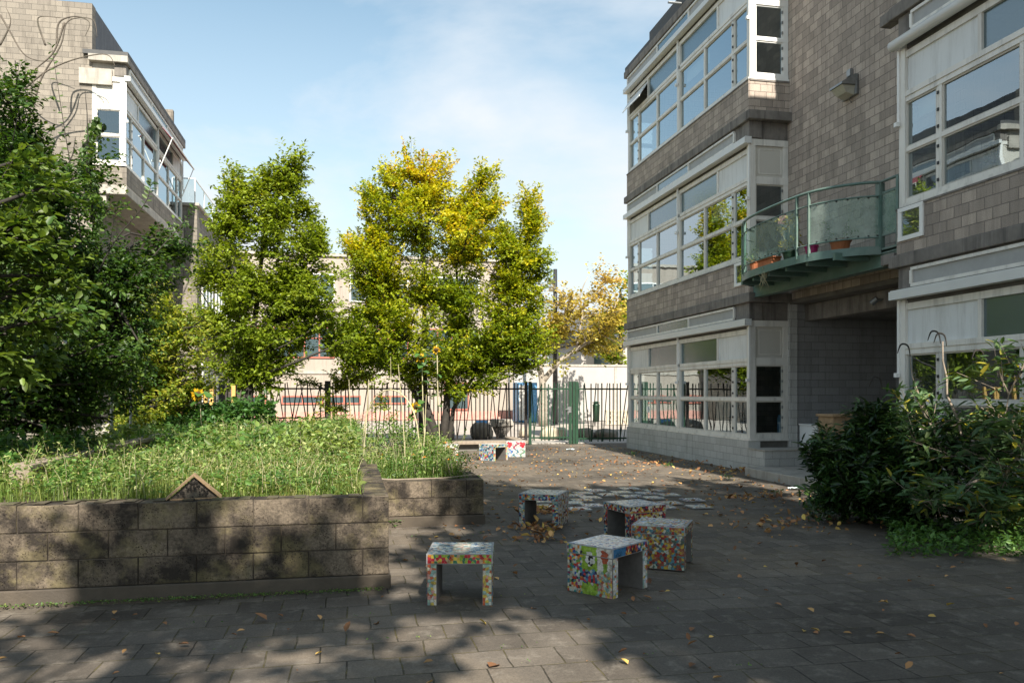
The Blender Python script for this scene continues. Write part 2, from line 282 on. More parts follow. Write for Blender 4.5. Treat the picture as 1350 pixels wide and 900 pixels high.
# ------------------------------------------------------------------ mesh builder
class MB:
    def __init__(s): s.v = []; s.f = []; s.m = []; s.c = []; s.col = False; s.seg = []
    def add(s, vs, fs, mi=0, col=None):
        s.seg.append((len(s.v), len(s.f))); b = len(s.v); s.v += [tuple(x) for x in vs]; s.f += [tuple(i+b for i in f) for f in fs]; s.m += [mi]*len(fs)
        s.c += [col]*len(fs)
        if col is not None: s.col = True
        return s
    def box(s, a, b, mi=0):
        x0, x1 = sorted((a[0], b[0])); y0, y1 = sorted((a[1], b[1])); z0, z1 = sorted((a[2], b[2]))
        vs = [(x0,y0,z0),(x1,y0,z0),(x1,y1,z0),(x0,y1,z0),(x0,y0,z1),(x1,y0,z1),(x1,y1,z1),(x0,y1,z1)]
        return s.add(vs, [(0,3,2,1),(4,5,6,7),(0,1,5,4),(1,2,6,5),(2,3,7,6),(3,0,4,7)], mi)
    def obox(s, c, size, rot=(0,0,0), mi=0):
        m = Matrix.Rotation(rot[2],3,'Z') @ Matrix.Rotation(rot[1],3,'Y') @ Matrix.Rotation(rot[0],3,'X')
        h = [x/2 for x in size]; c = Vector(c)
        vs = [c+m@Vector((i*h[0], j*h[1], k*h[2])) for k in (-1,1) for (i,j) in ((-1,-1),(1,-1),(1,1),(-1,1))]
        return s.add(vs, [(0,3,2,1),(4,5,6,7),(0,1,5,4),(1,2,6,5),(2,3,7,6),(3,0,4,7)], mi)
    def tube(s, pts, rad, n=6, mi=0, cap=True):
        pts = [Vector(p) for p in pts]
        if not hasattr(rad, '__len__'): rad = [rad]*len(pts)
        b = []; prev = None
        for i, p in enumerate(pts):
            d = (pts[min(i+1, len(pts)-1)]-pts[max(i-1, 0)])
            d = d.normalized() if d.length > 1e-9 else Vector((0,0,1))
            if prev is None: a = d.orthogonal().normalized()
            else:
                a = prev-d*prev.dot(d); a = a.normalized() if a.length > 1e-6 else d.orthogonal().normalized()
            prev = a; c = d.cross(a)
            b += [p+(a*math.cos(2*math.pi*k/n)+c*math.sin(2*math.pi*k/n))*rad[i] for k in range(n)]
        fs = []
        for i in range(len(pts)-1):
            for k in range(n):
                k2 = (k+1) % n; fs.append((i*n+k, i*n+k2, (i+1)*n+k2, (i+1)*n+k))
        if cap: fs.append(tuple(range(n-1, -1, -1))); fs.append(tuple((len(pts)-1)*n+k for k in range(n)))
        return s.add(b, fs, mi)
    def lathe(s, c, prof, n=16, mi=0):
        c = Vector(c); vs = []; fs = []
        for r, z in prof: vs += [c+Vector((r*math.cos(2*math.pi*k/n), r*math.sin(2*math.pi*k/n), z)) for k in range(n)]
        for i in range(len(prof)-1):
            for k in range(n):
                k2 = (k+1) % n; fs.append((i*n+k, i*n+k2, (i+1)*n+k2, (i+1)*n+k))
        fs.append(tuple(range(n-1,-1,-1))); fs.append(tuple((len(prof)-1)*n+k for k in range(n)))
        return s.add(vs, fs, mi)
    def prism(s, outline, z0, z1, mi=0):
        n = len(outline); vs = [(x,y,z0) for x,y in outline]+[(x,y,z1) for x,y in outline]
        a = sum(outline[i][0]*outline[(i+1)%n][1]-outline[(i+1)%n][0]*outline[i][1] for i in range(n))
        fs = [(i, (i+1)%n, n+(i+1)%n, n+i) for i in range(n)]+[tuple(range(n-1,-1,-1)), tuple(range(n, 2*n))]
        if a < 0: fs = [f[::-1] for f in fs]
        return s.add(vs, fs, mi)
    def build(s, name, mats, parent=None, smooth=False, bevel=0, label=None):
        if not isinstance(mats, (list, tuple)): mats = [mats]
        off = Vector((0,0,0)); p = parent; 
        while p is not None and p.parent is not None: p = p.parent
        local = getattr(s, 'local', False)
        if p is not None and not local: off = p.location
        me = bpy.data.meshes.new(name); me.from_pydata([(x-off[0], y-off[1], z-off[2]) for x,y,z in s.v], [], s.f)
        for m_ in mats: me.materials.append(m_)
        me.polygons.foreach_set('material_index', s.m)
        if smooth: me.polygons.foreach_set('use_smooth', [True]*len(s.f))
        uv = me.uv_layers.new(name='UVMap'); k = 0; buf = []
        V = s.v
        for f, poly in zip(s.f, me.polygons):
            nn = poly.normal; ax = max(range(3), key=lambda i: abs(nn[i]))
            for i in f:
                x,y,z = V[i]
                buf += [y,z] if ax == 0 else ([x,z] if ax == 1 else [x,y])
        uv.data.foreach_set('uv', buf)
        if s.col:
            ca = me.color_attributes.new('Col', 'FLOAT_COLOR', 'CORNER'); cb = []
            for f, c in zip(s.f, s.c):
                for i in f: cb += list(c)+[1] if c is not None else [.4,.4,.4,1]
            ca.data.foreach_set('color', cb)
        o = bpy.data.objects.new(name, me); C.objects.link(o)
        if parent is not None: o.parent = parent
        if bevel:
            b = o.modifiers.new('bevel', 'BEVEL'); b.width = bevel; b.segments = 2; b.limit_method = 'ANGLE'
        if label: o['label'] = label
        return o

def build_each(mb, name, mats, parent=None, **kw):
    # every box or tube of the builder becomes an object of its own
    out = []
    for (v0, f0), (v1, f1) in zip(mb.seg, mb.seg[1:]+[(len(mb.v), len(mb.f))]):
        b = MB(); b.v = mb.v[v0:v1]; b.f = [tuple(i-v0 for i in f) for f in mb.f[f0:f1]]; b.m = mb.m[f0:f1]; b.c = mb.c[f0:f1]
        out.append(b.build(name, mats, parent, **kw))
    return out
def npmesh(name, V, F, mats, parent=None, tint=None, smooth=False, loc=None):
    """V (n,3), F (m,k) of one face size"""
    off = np.array(parent.location if (parent is not None and loc is None) else (loc or (0,0,0)))
    me = bpy.data.meshes.new(name); V = V-off; k = F.shape[1]
    me.vertices.add(len(V)); me.vertices.foreach_set('co', V.astype(np.float32).ravel())
    me.loops.add(F.size); me.loops.foreach_set('vertex_index', F.astype(np.int32).ravel())
    me.polygons.add(len(F)); me.polygons.foreach_set('loop_start', np.arange(len(F), dtype=np.int32)*k)
    me.update(calc_edges=True)
    if smooth: me.polygons.foreach_set('use_smooth', np.ones(len(F), bool))
    for m_ in (mats if isinstance(mats, list) else [mats]): me.materials.append(m_)
    if tint is not None:
        a = me.color_attributes.new('tint', 'FLOAT_COLOR', 'POINT')
        t = np.ones((len(V), 4), np.float32); t[:, :2] = tint; a.data.foreach_set('color', t.ravel())
    o = bpy.data.objects.new(name, me); C.objects.link(o)
    if parent is not None: o.parent = parent
    elif loc is not None: o.location = loc
    return o

def leaves_geo(P, D, N, size, wid=.5, hue=None, fold=.25, droop=.15):
    """leaf blades: base point P, direction D, face normal N -> verts, quads, tint"""
    n = len(P); D = D/np.linalg.norm(D, axis=1)[:,None]
    N = N-D*(N*D).sum(1)[:,None]; N /= np.linalg.norm(N, axis=1)[:,None]+1e-9
    S_ = np.cross(D, N); sz = size[:,None] if hasattr(size, '__len__') else size
    w = wid*sz
    def pt(a, b, c): return P+D*(a*sz)+S_*(b*w)+N*(c*sz)
    vs = np.stack([pt(0,0,0), pt(.3,.45,fold*wid*.5), pt(.7,.38,fold*wid*.4-droop*.4), pt(1,0,-droop), pt(.7,-.38,fold*wid*.4-droop*.4), pt(.3,-.45,fold*wid*.5)], 1).reshape(-1,3)
    b = np.arange(n)[:,None]*6
    F = np.concatenate([b+np.array([[0,1,2,3]]), b+np.array([[0,3,4,5]])], 1).reshape(-1,4)
    if hue is None: hue = rng.random(n)
    t = np.stack([np.clip(hue,0,1), rng.random(n)], 1).repeat(6, 0)
    return vs, F, t
def rnd_dir(n):
    v = rng.normal(size=(n,3)); return v/np.linalg.norm(v, axis=1)[:,None]

def sprays(tips, outdir, length=.6, nleaf=34, lsize=.06, wid=.55, upright=.35, hue=None, jitter=.12, flat=.6):
    """each tip carries a twig with side twiglets; returns leaf arrays and twig segments"""
    n = len(tips); P=[]; D=[]; N=[]; H=[]; Z=[]
    d = outdir+rng.normal(size=(n,3))*.35; d[:,2] += upright; d /= np.linalg.norm(d, axis=1)[:,None]
    s = np.cross(d, rnd_dir(n)); s[:,2] *= (1-flat); s /= np.linalg.norm(s, axis=1)[:,None]+1e-9
    L_ = length*(.6+.8*rng.random(n))
    for k in range(nleaf):
        a = (k+.5)/nleaf; side = 1 if k % 2 else -1
        lat = side*(1-a)*.45*rng.random(n)+side*.02
        p = tips+d*((a-.35)*L_)[:,None]+s*(lat*L_)[:,None]+rng.normal(size=(n,3))*jitter*.2*length*np.array([1,1,.5])
        p[:,2] -= (lat*L_)**2*.4
        ld_ = d*.5+s*side*.8+rng.normal(size=(n,3))*.35; ld_[:,2] -= .12
        nn = np.array([0,-.12,1.])+rng.normal(size=(n,3))*.38
        P.append(p); D.append(ld_); N.append(nn); H.append(hue if hue is not None else rng.random(n)); Z.append(lsize*(.65+.7*rng.random(n)))
    P=np.concatenate(P); D=np.concatenate(D); N=np.concatenate(N); H=np.concatenate(H)+rng.normal(size=len(P))*.10; Z=np.concatenate(Z)
    segs = [(tips[i]-d[i]*L_[i]*.35, tips[i]+d[i]*L_[i]*.6) for i in range(n)]
    return P, D, N, H, Z, segs

def tree(name, label, cat, base, stems, lobes, nspr, lmat, bmat, lsize=.06, nleaf=34, slen=.6, upright=.35, huef=None, wid=.55, group=None, trunk_r=.1, shell=.55, limbs=26, twig_every=3, perb=9):
    """stems: polylines (first is the trunk); lobes: (centre, radii, weight)"""
    root = thing(name, label, cat, base, group=group)
    w = np.array([l[2] for l in lobes], float); w /= w.sum()
    mb = MB(); ends = []
    for st, (r0, r1) in stems:
        st = [Vector(p) for p in st]; m_ = len(st); pts = []
        for i in range(m_-1):
            for j in range(3): pts.append(st[i].lerp(st[i+1], j/3)+Vector(rng.normal(size=3)*.012*(1 if i+j else 0)))
        pts.append(st[-1]); rr = [r0+(r1-r0)*i/(len(pts)-1) for i in range(len(pts))]
        mb.tube(pts, rr, 8); ends += pts[len(pts)//4:]
    E = np.array([list(e) for e in ends])
    nb = max(8, nspr//perb); idx = rng.choice(len(lobes), nb, p=w)
    cen = np.array([l[0] for l in lobes])[idx]; rad = np.array([l[1] for l in lobes])[idx]
    u = rnd_dir(nb); r = shell+(1.05-shell)*rng.random(nb)**.6
    be = cen+u*rad*r[:,None]; tips = []; dirs = []; big = rad.mean(1)
    for k in range(nb):
        e = be[k]; dd = np.linalg.norm(E-e, axis=1)+np.maximum(0, E[:,2]-e[2]+.35*np.linalg.norm((E-e)[:,:2],axis=1))*1.6; h = E[dd.argmin()]
        ln = np.linalg.norm(e-h); mid = (e+h)/2+np.array([0,0,.10*ln])*rng.uniform(-.6,1)+rng.normal(size=3)*.07*ln
        c = [Vector(p) for p in (h, h*.55+mid*.45, mid, mid*.45+e*.55, e)]
        mb.tube(c, [.006+.016*min(ln,3)*q_ for q_ in (1,.8,.6,.4,.15)], 5, cap=False)
        m_ = rng.integers(int(perb*.6), int(perb*1.5)+1); f = 1-np.minimum(.95, .9*big[k]/max(ln,.1))*rng.random(m_)
        for q_ in f:
            p = (1-q_)**2*h+2*q_*(1-q_)*mid+q_*q_*e; d = e-mid+1e-6; d /= np.linalg.norm(d); sd = rng.normal(size=3)*np.array([1,1,.45]); sd -= d*(sd@d); sd /= np.linalg.norm(sd)+1e-9
            off = slen*.55*rng.random()*(1.15-q_*.7); tips.append(p+sd*off); dirs.append(d*.8+sd*(1.0-.6*q_))
    tips = np.array(tips); dirs = np.array(dirs); nspr = len(tips)
    hue = huef(tips) if huef else None
    P,D,N,H,Z,segs = sprays(tips, dirs, slen, nleaf, lsize, wid, upright, hue, flat=.85)
    V,F,T = leaves_geo(P,D,N,Z,wid,H)
    for i in range(0, nspr, twig_every): mb.tube([segs[i][0], tips[i], segs[i][1]], [.006,.0045,.002], 3, cap=False)
    mb.build('trunk', bmat, root, smooth=True)
    npmesh('crown', V, F, lmat, root, T)
    return root

# ================================================================== GROUND
def grid_ground():
    mb = MB(); x0,x1,y0,y1 = -14, 9.5, -14, 23.2; nx, ny = 60, 90
    for j in range(ny+1):
        for i in range(nx+1):
            x = x0+(x1-x0)*i/nx; y = y0+(y1-y0)*j/ny
            z = .012*math.sin(x*1.1+y*.6)*math.sin(y*.8)-.006
            mb.v.append((x,y,z))
    for j in range(ny):
        for i in range(nx):
            a = j*(nx+1)+i; mb.f.append((a,a+1,a+nx+2,a+nx+1)); mb.m.append(0); mb.c.append(None)
    return mb
tag(grid_ground().build('courtyard_paving', M['pavers'], smooth=True), kind='structure')
g = MB().add([(-400,-400,-.08),(400,-400,-.08),(400,400,-.08),(-400,400,-.08)], [(0,1,2,3)]); tag(g.build('ground', M['earth']), kind='structure')
g = MB().add([(-30,23.2,-.03),(40,23.2,-.03),(40,60,-.03),(-30,60,-.03)], [(0,1,2,3)]); tag(g.build('playground_surface', M['playground']), kind='structure')
g = MB().box((-6,23.3,-.06),(7,24.4,.012)); tag(g.build('path', M['concrete_pale'], bevel=.01), kind='structure')

# ================================================================== BUILDINGS
def bx(mb, P, u0,u1,d0,d1,z0,z1, mi=0): mb.box(P(u0,d0,z0), P(u1,d1,z1), mi)
def quad(mb, P, u0,u1,d,z0,z1, mi=0): mb.add([P(u0,d,z0),P(u1,d,z0),P(u1,d,z1),P(u0,d,z1)], [(0,1,2,3)], mi)

def half_window(root, P, L_, h, s, near_open=True, tilt=False):
    """one half bay: narrow, wide and wide lights under a panel and a top light"""
    Lh = L_/2; q = (lambda x: x) if h == 0 else (lambda x: L_-x)
    def B(mb, a,b, d0,d1,z0,z1, mi=0): bx(mb, P, q(a), q(b), d0,d1,z0,z1, mi)
    fr = MB(); off = [.0, .75, 2.05]; w = .055
    B(fr, 0, Lh, -.08, .035, s, s+.045); B(fr, .0, Lh, -.08, .004, s+.045, s+.11)
    B(fr, .004, Lh, -.078, 0, s+.765, s+.825)
    B(fr, .004, Lh, -.08, .004, s+1.455, s+1.51); B(fr, .004, Lh, -.08, .012, s+1.53, s+1.60)
    B(fr, .006, Lh, -.07, -.006, s+1.50, s+1.54)
    B(fr, 0, Lh, -.08, .002, s+2.07, s+2.16)
    B(fr, 0, .09, -.076, .008, s+.11, s+2.07); B(fr, Lh-.075, Lh, -.076, .012, s+.11, s+2.07)
    for x in off[1:]: B(fr, x-w/2, x+w/2, -.074, -.003, s+.11, s+1.455)
    B(fr, .75-w/2-.05, .75-w/2-.012, -.07, -.010, s+.11, s+1.455)
    B(fr, 1.42-.03, 1.42+.03, -.074, -.003, s+1.60, s+2.07)
    f = fr.build('window', M['paint'], root)
    xs = [(.09,.75-w/2-.05), (.75+w/2,2.05-w/2), (2.05+w/2, Lh-.075)]
    sash = MB(); gl = MB()
    for a,b in xs:
        for z0,z1 in ((.11,.765),(.825,1.455)):
            t = .022
            B(sash,a,b,-.06,-.018,s+z0,s+z0+t); B(sash,a,b,-.06,-.018,s+z1-t,s+z1); B(sash,a,a+t,-.058,-.02,s+z0+t,s+z1-t); B(sash,b-t,b,-.058,-.02,s+z0+t,s+z1-t)
            quad(gl, P, q(a), q(b), -.04, s+z0, s+z1)
    sash.build('sash', M['panel_beige'], f); gl.build('pane', M['glass'], f)
    g2 = MB(); quad(g2, P, q(1.45), q(Lh-.075), -.04, s+1.60, s+2.07); g2.build('top_light', M['glass_dark'], f)
    pn = MB()
    if tilt:
        c0 = P(q(.09), -.02, s+2.05); c1 = P(q(1.39), -.02, s+2.05); e1 = P(q(1.39), .22, s+1.66); e0 = P(q(.09), .22, s+1.66)
        pn.add([c0,c1,e1,e0]+[(p[0],p[1],p[2]-.035) for p in (c0,c1,e1,e0)], [(0,1,2,3),(7,6,5,4),(0,4,5,1),(1,5,6,2),(2,6,7,3),(3,7,4,0)])
    else: B(pn, .09, 1.39, -.055, -.03, s+1.60, s+2.07)
    pn.build('panel', M['panel'], f)
    hg = MB()
    for z in (.22,.44,.66,.92,1.14,1.36): B(hg, .75-w/2-.02, .75-w/2+.01, -.02, .012, s+z-.02, s+z+.02)
    build_each(hg, 'hinge', M['dark_metal'], f)

def side_window(root, P, Wd, s, top='panel'):
    fr = MB()
    bx(fr,P,0,Wd,-.08,.03,s,s+.045); bx(fr,P,0,Wd,-.08,.004,s+.045,s+.13)
    bx(fr,P,0.002,Wd,-.078,0,s+.77,s+.83); bx(fr,P,.002,Wd,-.08,.003,s+1.46,s+1.60); bx(fr,P,0,Wd,-.08,.003,s+2.2,s+2.32)
    bx(fr,P,0,.115,-.076,.010,s+.13,s+2.2); bx(fr,P,Wd-.10,Wd,-.076,-.004,s+.13,s+2.2)
    f = fr.build('window', M['paint_white'] if top == 'tilt' else M['paint'], root)
    sa = MB(); gl = MB()
    for z0,z1 in ((.13,.77),(.83,1.46)):
        for r_ in ((.115,Wd-.10,z0,z0+.025),(.115,Wd-.10,z1-.025,z1),(.115,.14,z0+.025,z1-.025),(Wd-.125,Wd-.10,z0+.025,z1-.025)): bx(sa,P,r_[0],r_[1],-.058,-.018,s+r_[2],s+r_[3])
        quad(gl,P,.115,Wd-.10,-.04,s+z0,s+z1)
    sa.build('sash', M['paint_white'] if top == 'tilt' else M['panel_beige'], f); gl.build('pane', M['glass'], f)
    pn = MB()
    if top == 'tilt':
        c = [P(.17,-.01,s+2.16),P(Wd-.1,-.01,s+2.16),P(Wd-.1,.20,s+1.78),P(.17,.20,s+1.78)]
        pn.add(c+[(p[0],p[1],p[2]-.03) for p in c], [(0,1,2,3),(7,6,5,4),(0,4,5,1),(1,5,6,2),(2,6,7,3),(3,7,4,0)])
        pn.build('tilted_vent', M['paint_white'], f)
        d = MB(); quad(d,P,.115,Wd-.1,-.04,s+1.6,s+2.2); d.build('pane', M['glass'], f)
    else:
        bx(pn,P,.115,Wd-.1,-.05,-.03,s+1.60,s+2.2); pn.build('panel', M['panel_beige'], f)
        d = MB()
        for r_ in ((.19,.205,1.66,2.14),(Wd-.145,Wd-.13,1.66,2.14),(.205,Wd-.145,1.66,1.675),(.205,Wd-.145,2.125,2.14)): bx(d,P,r_[0],r_[1],-.032,-.022,s+r_[2],s+r_[3])
        d.build('panel_bead', M['paint'], f)
    hg = MB()
    for z in (.25,.45,.65,.95,1.15,1.35): bx(hg,P,Wd-.135,Wd-.11,-.02,.008,s+z-.025,s+z+.025)
    build_each(hg, 'hinge', M['metal'], f)

def storey(root, P, L_, s, nxt, us0, us1, roll='flat', blockmat=None, tilt_half=None, door=None):
    blockmat = blockmat or M['block']
    for h in (0,1): half_window(root, P, L_, h, s, tilt=(tilt_half == h))
    r = MB()
    if roll == 'round':
        a = P(-.06,.10,s+2.27); b = P(L_+.06,.10,s+2.27); r.tube([a,b], .075, 16)
    else:
        bx(r,P,-.07,L_+.07,.0,.15,s+2.215,s+2.235); bx(r,P,-.07,L_+.07,.135,.15,s+2.235,s+2.33); bx(r,P,-.06,L_+.06,.0,.13,s+2.24,s+2.345)
    r.build('awning_cassette', M['rollmetal'], root, smooth=(roll == 'round'))
    d = MB(); bx(d,P,0,L_,-.1,-.03,s+2.16,s+2.33); d.build('head_board', M['concrete_dark'], root)
    gd = MB()
    for x in (-.03, L_/2-.02, L_-.01):
        bx(gd,P,x,x+.04,.012,.045,s+1.2,s+2.21); bx(gd,P,x-.01,x+.05,.03,.09,s+1.14,s+1.20)
    build_each(gd, 'guide_rail', M['paint_white'], root)
    lt = MB(); bx(lt,P,-.02,L_+.02,-.25,.035,s+2.335,s+2.66); bx(lt,P,-.10,L_+.10,-.25,.10,s+2.66,s+2.84); lt.build('lintel', M['concrete'], root, bevel=.012)
    u = [us0, us0+(us1-us0)*.35, us0+(us1-us0)*.65, us1]
    vf = MB(); vf_z = (s+2.365, s+2.63)
    bx(vf,P,us0,us1,.03,.075,vf_z[0],vf_z[0]+.045); bx(vf,P,us0,us1,.03,.075,vf_z[1]-.04,vf_z[1])
    for x in u: bx(vf,P,x-.025,x+.025,.03,.072,vf_z[0]+.045,vf_z[1]-.04)
    v = vf.build('vent_strip', M['paint'], root)
    pn = MB(); bx(pn,P,u[0],u[1],.03,.045,vf_z[0]+.04,vf_z[1]-.035); bx(pn,P,u[2],u[3],.03,.045,vf_z[0]+.04,vf_z[1]-.035); build_each(pn, 'louvre_panel', M['louvre'], v)
    q_ = MB(); quad(q_,P,u[1],u[2],.05,vf_z[0]+.04,vf_z[1]-.035); q_.build('pane', M['glass_dark'], v)
    if nxt:
        sp = MB(); bx(sp,P,-.03,L_+.03,-.22,.05,s+2.842,nxt-.03); bx(sp,P,-.035,L_+.035,-.1,.065,nxt-.03,nxt-.004,1); sp.build('spandrel', [blockmat, M['concrete']], root)

def side_storey(root, P, Wd, s, nxt, blockmat=None, top='panel'):
    side_window(root, P, Wd, s, top)
    a = MB(); bx(a,P,.0,Wd,-.1,-.02,s+2.32,s+2.66); a.build('side_header', M['concrete_pale'] if blockmat else M['concrete'], root)
    a = MB(); bx(a,P,-.102,Wd+.06,-.05,.14,s+2.664,s+2.836); a.build('corbel', M['concrete_pale'] if blockmat else M['concrete'], root, bevel=.012)
    if nxt:
        a = MB(); bx(a,P,-.03,Wd,-.1,.045,s+2.84,nxt-.04); bx(a,P,-.03,Wd+.03,-.08,.06,nxt-.04,nxt-.004,1); a.build('spandrel', [blockmat or M['block'], M['concrete']], root)

SB = thing('school_building', 'long grey block-walled school building with projecting window bays on the right', 'building', (10,12,0))
XF, XR = 7.55, 8.35; A0, A1 = 14.25, 21.1; B1, B0 = 9.93, 3.05
SILL = [.58, 4.07, 7.53]; TOP = 10.35
PA = lambda u,d,z: (XF-d, A0+u, z)
PB = lambda u,d,z: (XF-d, B1-u, z)
PAs = lambda u,d,z: (XF+u, A0-d, z)
PAe = lambda u,d,z: (XF+u, A1+d, z)
PBs = lambda u,d,z: (XF+u, B1+d, z)
for i, s in enumerate(SILL):
    nx = SILL[i+1] if i < 2 else None
    storey(SB, PA, A1-A0, s, nx, .55, A1-A0-.05, 'flat', tilt_half=1 if i == 2 else None)
    storey(SB, PB, B1-B0, s, nx, .28 if i < 2 else .12, B1-B0-.2, 'round' if i == 1 else 'flat')
    side_storey(SB, PAs, XR-XF, s, nx, top='tilt' if i == 2 else 'panel')
    side_storey(SB, PAe, XR-XF, s, nx)
    side_storey(SB, PBs, XR-XF, s, nx)
# small lights under the first floor sill beside the balcony
for P, u0 in ((PA, .02), (PB, .02)):
    s = 4.07-.47; f = MB()
    for r_ in ((u0,u0+.5,s,s+.06),(u0,u0+.5,s+.40,s+.455)): bx(f,P,r_[0],r_[1],.04,.075,r_[2],r_[3])
    for r_ in ((u0,u0+.07),(u0+.43,u0+.5)): bx(f,P,r_[0],r_[1],.04,.072,s+.06,s+.40)
    w_ = f.build('low_window', M['paint_white'], SB); g2 = MB(); quad(g2,P,u0+.07,u0+.43,.056,s+.06,s+.40); g2.build('pane', M['glass'], w_)
# corner posts
cp = MB()
for s in SILL:
    cp.box((XF-.022,A0-.022,s),(XF+.10,A0+.10,s+2.2)); cp.box((XF-.022,B1-.10,s),(XF+.10,B1+.022,s+2.2)); cp.box((XF-.022,A1-.1,s),(XF+.1,A1+.022,s+2.2))
build_each(cp, 'corner_post', M['paint'], SB, bevel=.006)
# plinths
pl = MB(); pl.box((XF-.05,A0-.02,-.1),(XF+.2,A1+.05,.575)); pl.build('plinth', M['block_white'], SB)
pl = MB(); pl.box((XF-.05,B0,-.1),(XF+.2,B1+.05,.575)); pl.build('plinth', M['block_white'], SB)
pl = MB(); pl.box((XF+.02,A0+.02,.3),(XR,A0+.2,.575)); pl.build('sill_base', M['concrete_dark'], SB)
pl = MB(); pl.box((XF-.055,13.6,0.10),(8.5,A0-.021,.425)); pl.build('plinth_ledge', M['block_white'], SB)
pl = MB(); pl.box((XF-.07,13.585,.426),(8.515,A0-.025,.455)); pl.build('ledge_coping', M['concrete_pale'], SB, bevel=.006)
# shell: recessed wall, end walls, roof, floors
w = MB(); w.box((XR,B1-.2,3.3),(XR+.3,A0+.25,11.2)); w.build('recessed_wall', M['block'], SB)
w = MB(); w.box((XR+.001,A0+.004,3.3),(15,A0+.25,11.19)); w.box((XR,A1-.25,0),(15,A1,TOP)); build_each(w, 'end_wall', M['block'], SB)
w = MB(); w.box((XR+.001,B1-.25,3.3),(15,B1-.002,11.18)); w.box((XF+.1,B0-.25,0),(15,B0,TOP)); build_each(w, 'end_wall', M['block'], SB)
w = MB(); w.box((XR+.003,A0-.045,0),(XR+.17,A0+.25,3.3)); w.build('entrance_pier', M['block_white'], SB)
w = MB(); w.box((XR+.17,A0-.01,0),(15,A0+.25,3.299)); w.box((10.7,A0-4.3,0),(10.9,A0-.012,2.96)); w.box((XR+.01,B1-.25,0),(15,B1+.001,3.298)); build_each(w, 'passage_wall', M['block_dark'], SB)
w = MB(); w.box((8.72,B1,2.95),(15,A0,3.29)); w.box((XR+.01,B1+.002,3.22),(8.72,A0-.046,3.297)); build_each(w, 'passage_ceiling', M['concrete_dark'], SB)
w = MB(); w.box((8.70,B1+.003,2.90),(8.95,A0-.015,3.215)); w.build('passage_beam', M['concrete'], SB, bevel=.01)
w = MB()
for (y0,y1,x0) in ((A0+.1,A1-.26,XF+.12),(B0+.01,B1-.26,XF+.12)):
    for z in (-.02, 3.35, 6.82): w.box((x0,y0,z-.02),(14.6,y1,z+.04 if z < 1 else z+.2),0)
build_each(w, 'room_floor', M['interior_floor'], SB)
w = MB()
for (y0,y1) in ((A0+.26,A1-.27),(B0+.02,B1-.27)):
    w.box((12.2,y0,0.05),(12.4,y1,10.0))
    for z in (3.0, 6.47, 9.95): w.box((XR+.31,y0,z),(12.2,y1,z+.08))
build_each(w, 'room_wall', M['interior'], SB)
w = MB(); w.box((XF-.08,A0-.12,TOP+.03),(15.2,A1+.1,TOP+.13)); w.box((XF-.06,A0-.1,TOP+.131),(XF+.3,19.4,TOP+.34)); w.box((XF-.08,B0-.1,TOP+.03),(15.2,B1+.12,TOP+.13)); w.box((XF-.05,B0-.1,TOP+.131),(15.2,B1+.1,11.1))
w.box((XR-.02,B1+.13,11.2),(15.2,A0-.13,11.3)); build_each(w, 'roof_edge', M['roof'], SB)
w = MB(); w.box((15,B0-.25,0),(15.2,A1,TOP)); w.build('back_wall', M['block'], SB)
w = MB(); w.box((XF-.02,A0+.05,SILL[2]+2.84),(XF+.2,A1-.05,TOP+.03)); w.box((XF-.02,B0,SILL[2]+2.84),(XF+.2,B1-.05,TOP+.03)); build_each(w, 'roof_fascia', M['slate'], SB)
# extra concrete toe sticking out beside bay B
w = MB(); w.box((XF-.08,B1+.06,6.74),(XF+.1,B1+.36,6.9)); w.box((XF-.08,B1+.06,3.32),(XF+.1,B1+.34,3.47)); build_each(w, 'concrete_toe', M['concrete'], SB, bevel=.01)
# furniture seen dimly in the ground-floor room
def cupboard(x,y,w_,d_,h_,m_,label,cat='cupboard'):
    t = thing('cupboard', label, cat, (x,y,.05)); b = MB().box((x-d_/2,y-w_/2,.05),(x+d_/2,y+w_/2,.05+h_)); b.build('carcass', m_, t, bevel=.01)
    dd = MB(); dd.box((x-d_/2-.02,y-w_/2+.02,.1),(x-d_/2-.002,y-.01,h_)); dd.box((x-d_/2-.02,y+.01,.1),(x-d_/2-.002,y+w_/2-.02,h_)); build_each(dd, 'door', m_, t)
cupboard(9.1,19.0,.6,.5,1.75,M['fence_green'],'green cupboard standing behind the ground-floor window')
cupboard(9.0,17.9,.8,.4,1.25,M['paint_white'],'low white cupboard behind the ground-floor window','cupboard')
cupboard(8.9,14.9,.7,.4,1.0,M['blue'],'blue cabinet in the ground-floor room beside the passage','cabinet')

# landing
lb = MB(); lb.box((7.08,10.2,-.1),(XF-.051,A0-.68,.148)); lb.box((XF-.051,10.2,-.1),(XR+2.3,13.58,.1475)); tag(lb.build('entrance_landing', M['concrete_pale'], bevel=.012), kind='structure')

# ---- balcony (part of the building)
def catmull(pts, n=8):
    out = []; P_ = [pts[0]]+list(pts)+[pts[-1]]
    for i in range(1, len(P_)-2):
        p0,p1,p2,p3 = [Vector(p) for p in P_[i-1:i+3]]
        for k in range(n):
            t = k/n; out.append(.5*((2*p1)+(p2-p0)*t+(2*p0-5*p1+4*p2-p3)*t*t+(3*p1-p0-3*p2+p3)*t**3))
    out.append(Vector(P_[-2])); return out
BALC = thing('balcony', 'curved green steel balcony with green glass panels between the two window bays', 'balcony', (7.6,12.2,3.35))
path = catmull([(7.56,10.38,0),(7.30,10.52,0),(7.04,10.80,0),(6.88,11.15,0),(6.82,11.6,0),(6.80,12.1,0),(6.81,12.6,0),(6.86,13.05,0),(7.0,13.5,0),(7.25,13.85,0),(7.5,14.02,0)], 5)
DZ = 3.60
w = MB(); w.prism([(p.x,p.y) for p in path]+[(8.34,14.1),(8.34,10.0),(7.56,10.0)], DZ-.03, DZ); w.build('deck', M['green_metal'], BALC)
w = MB()
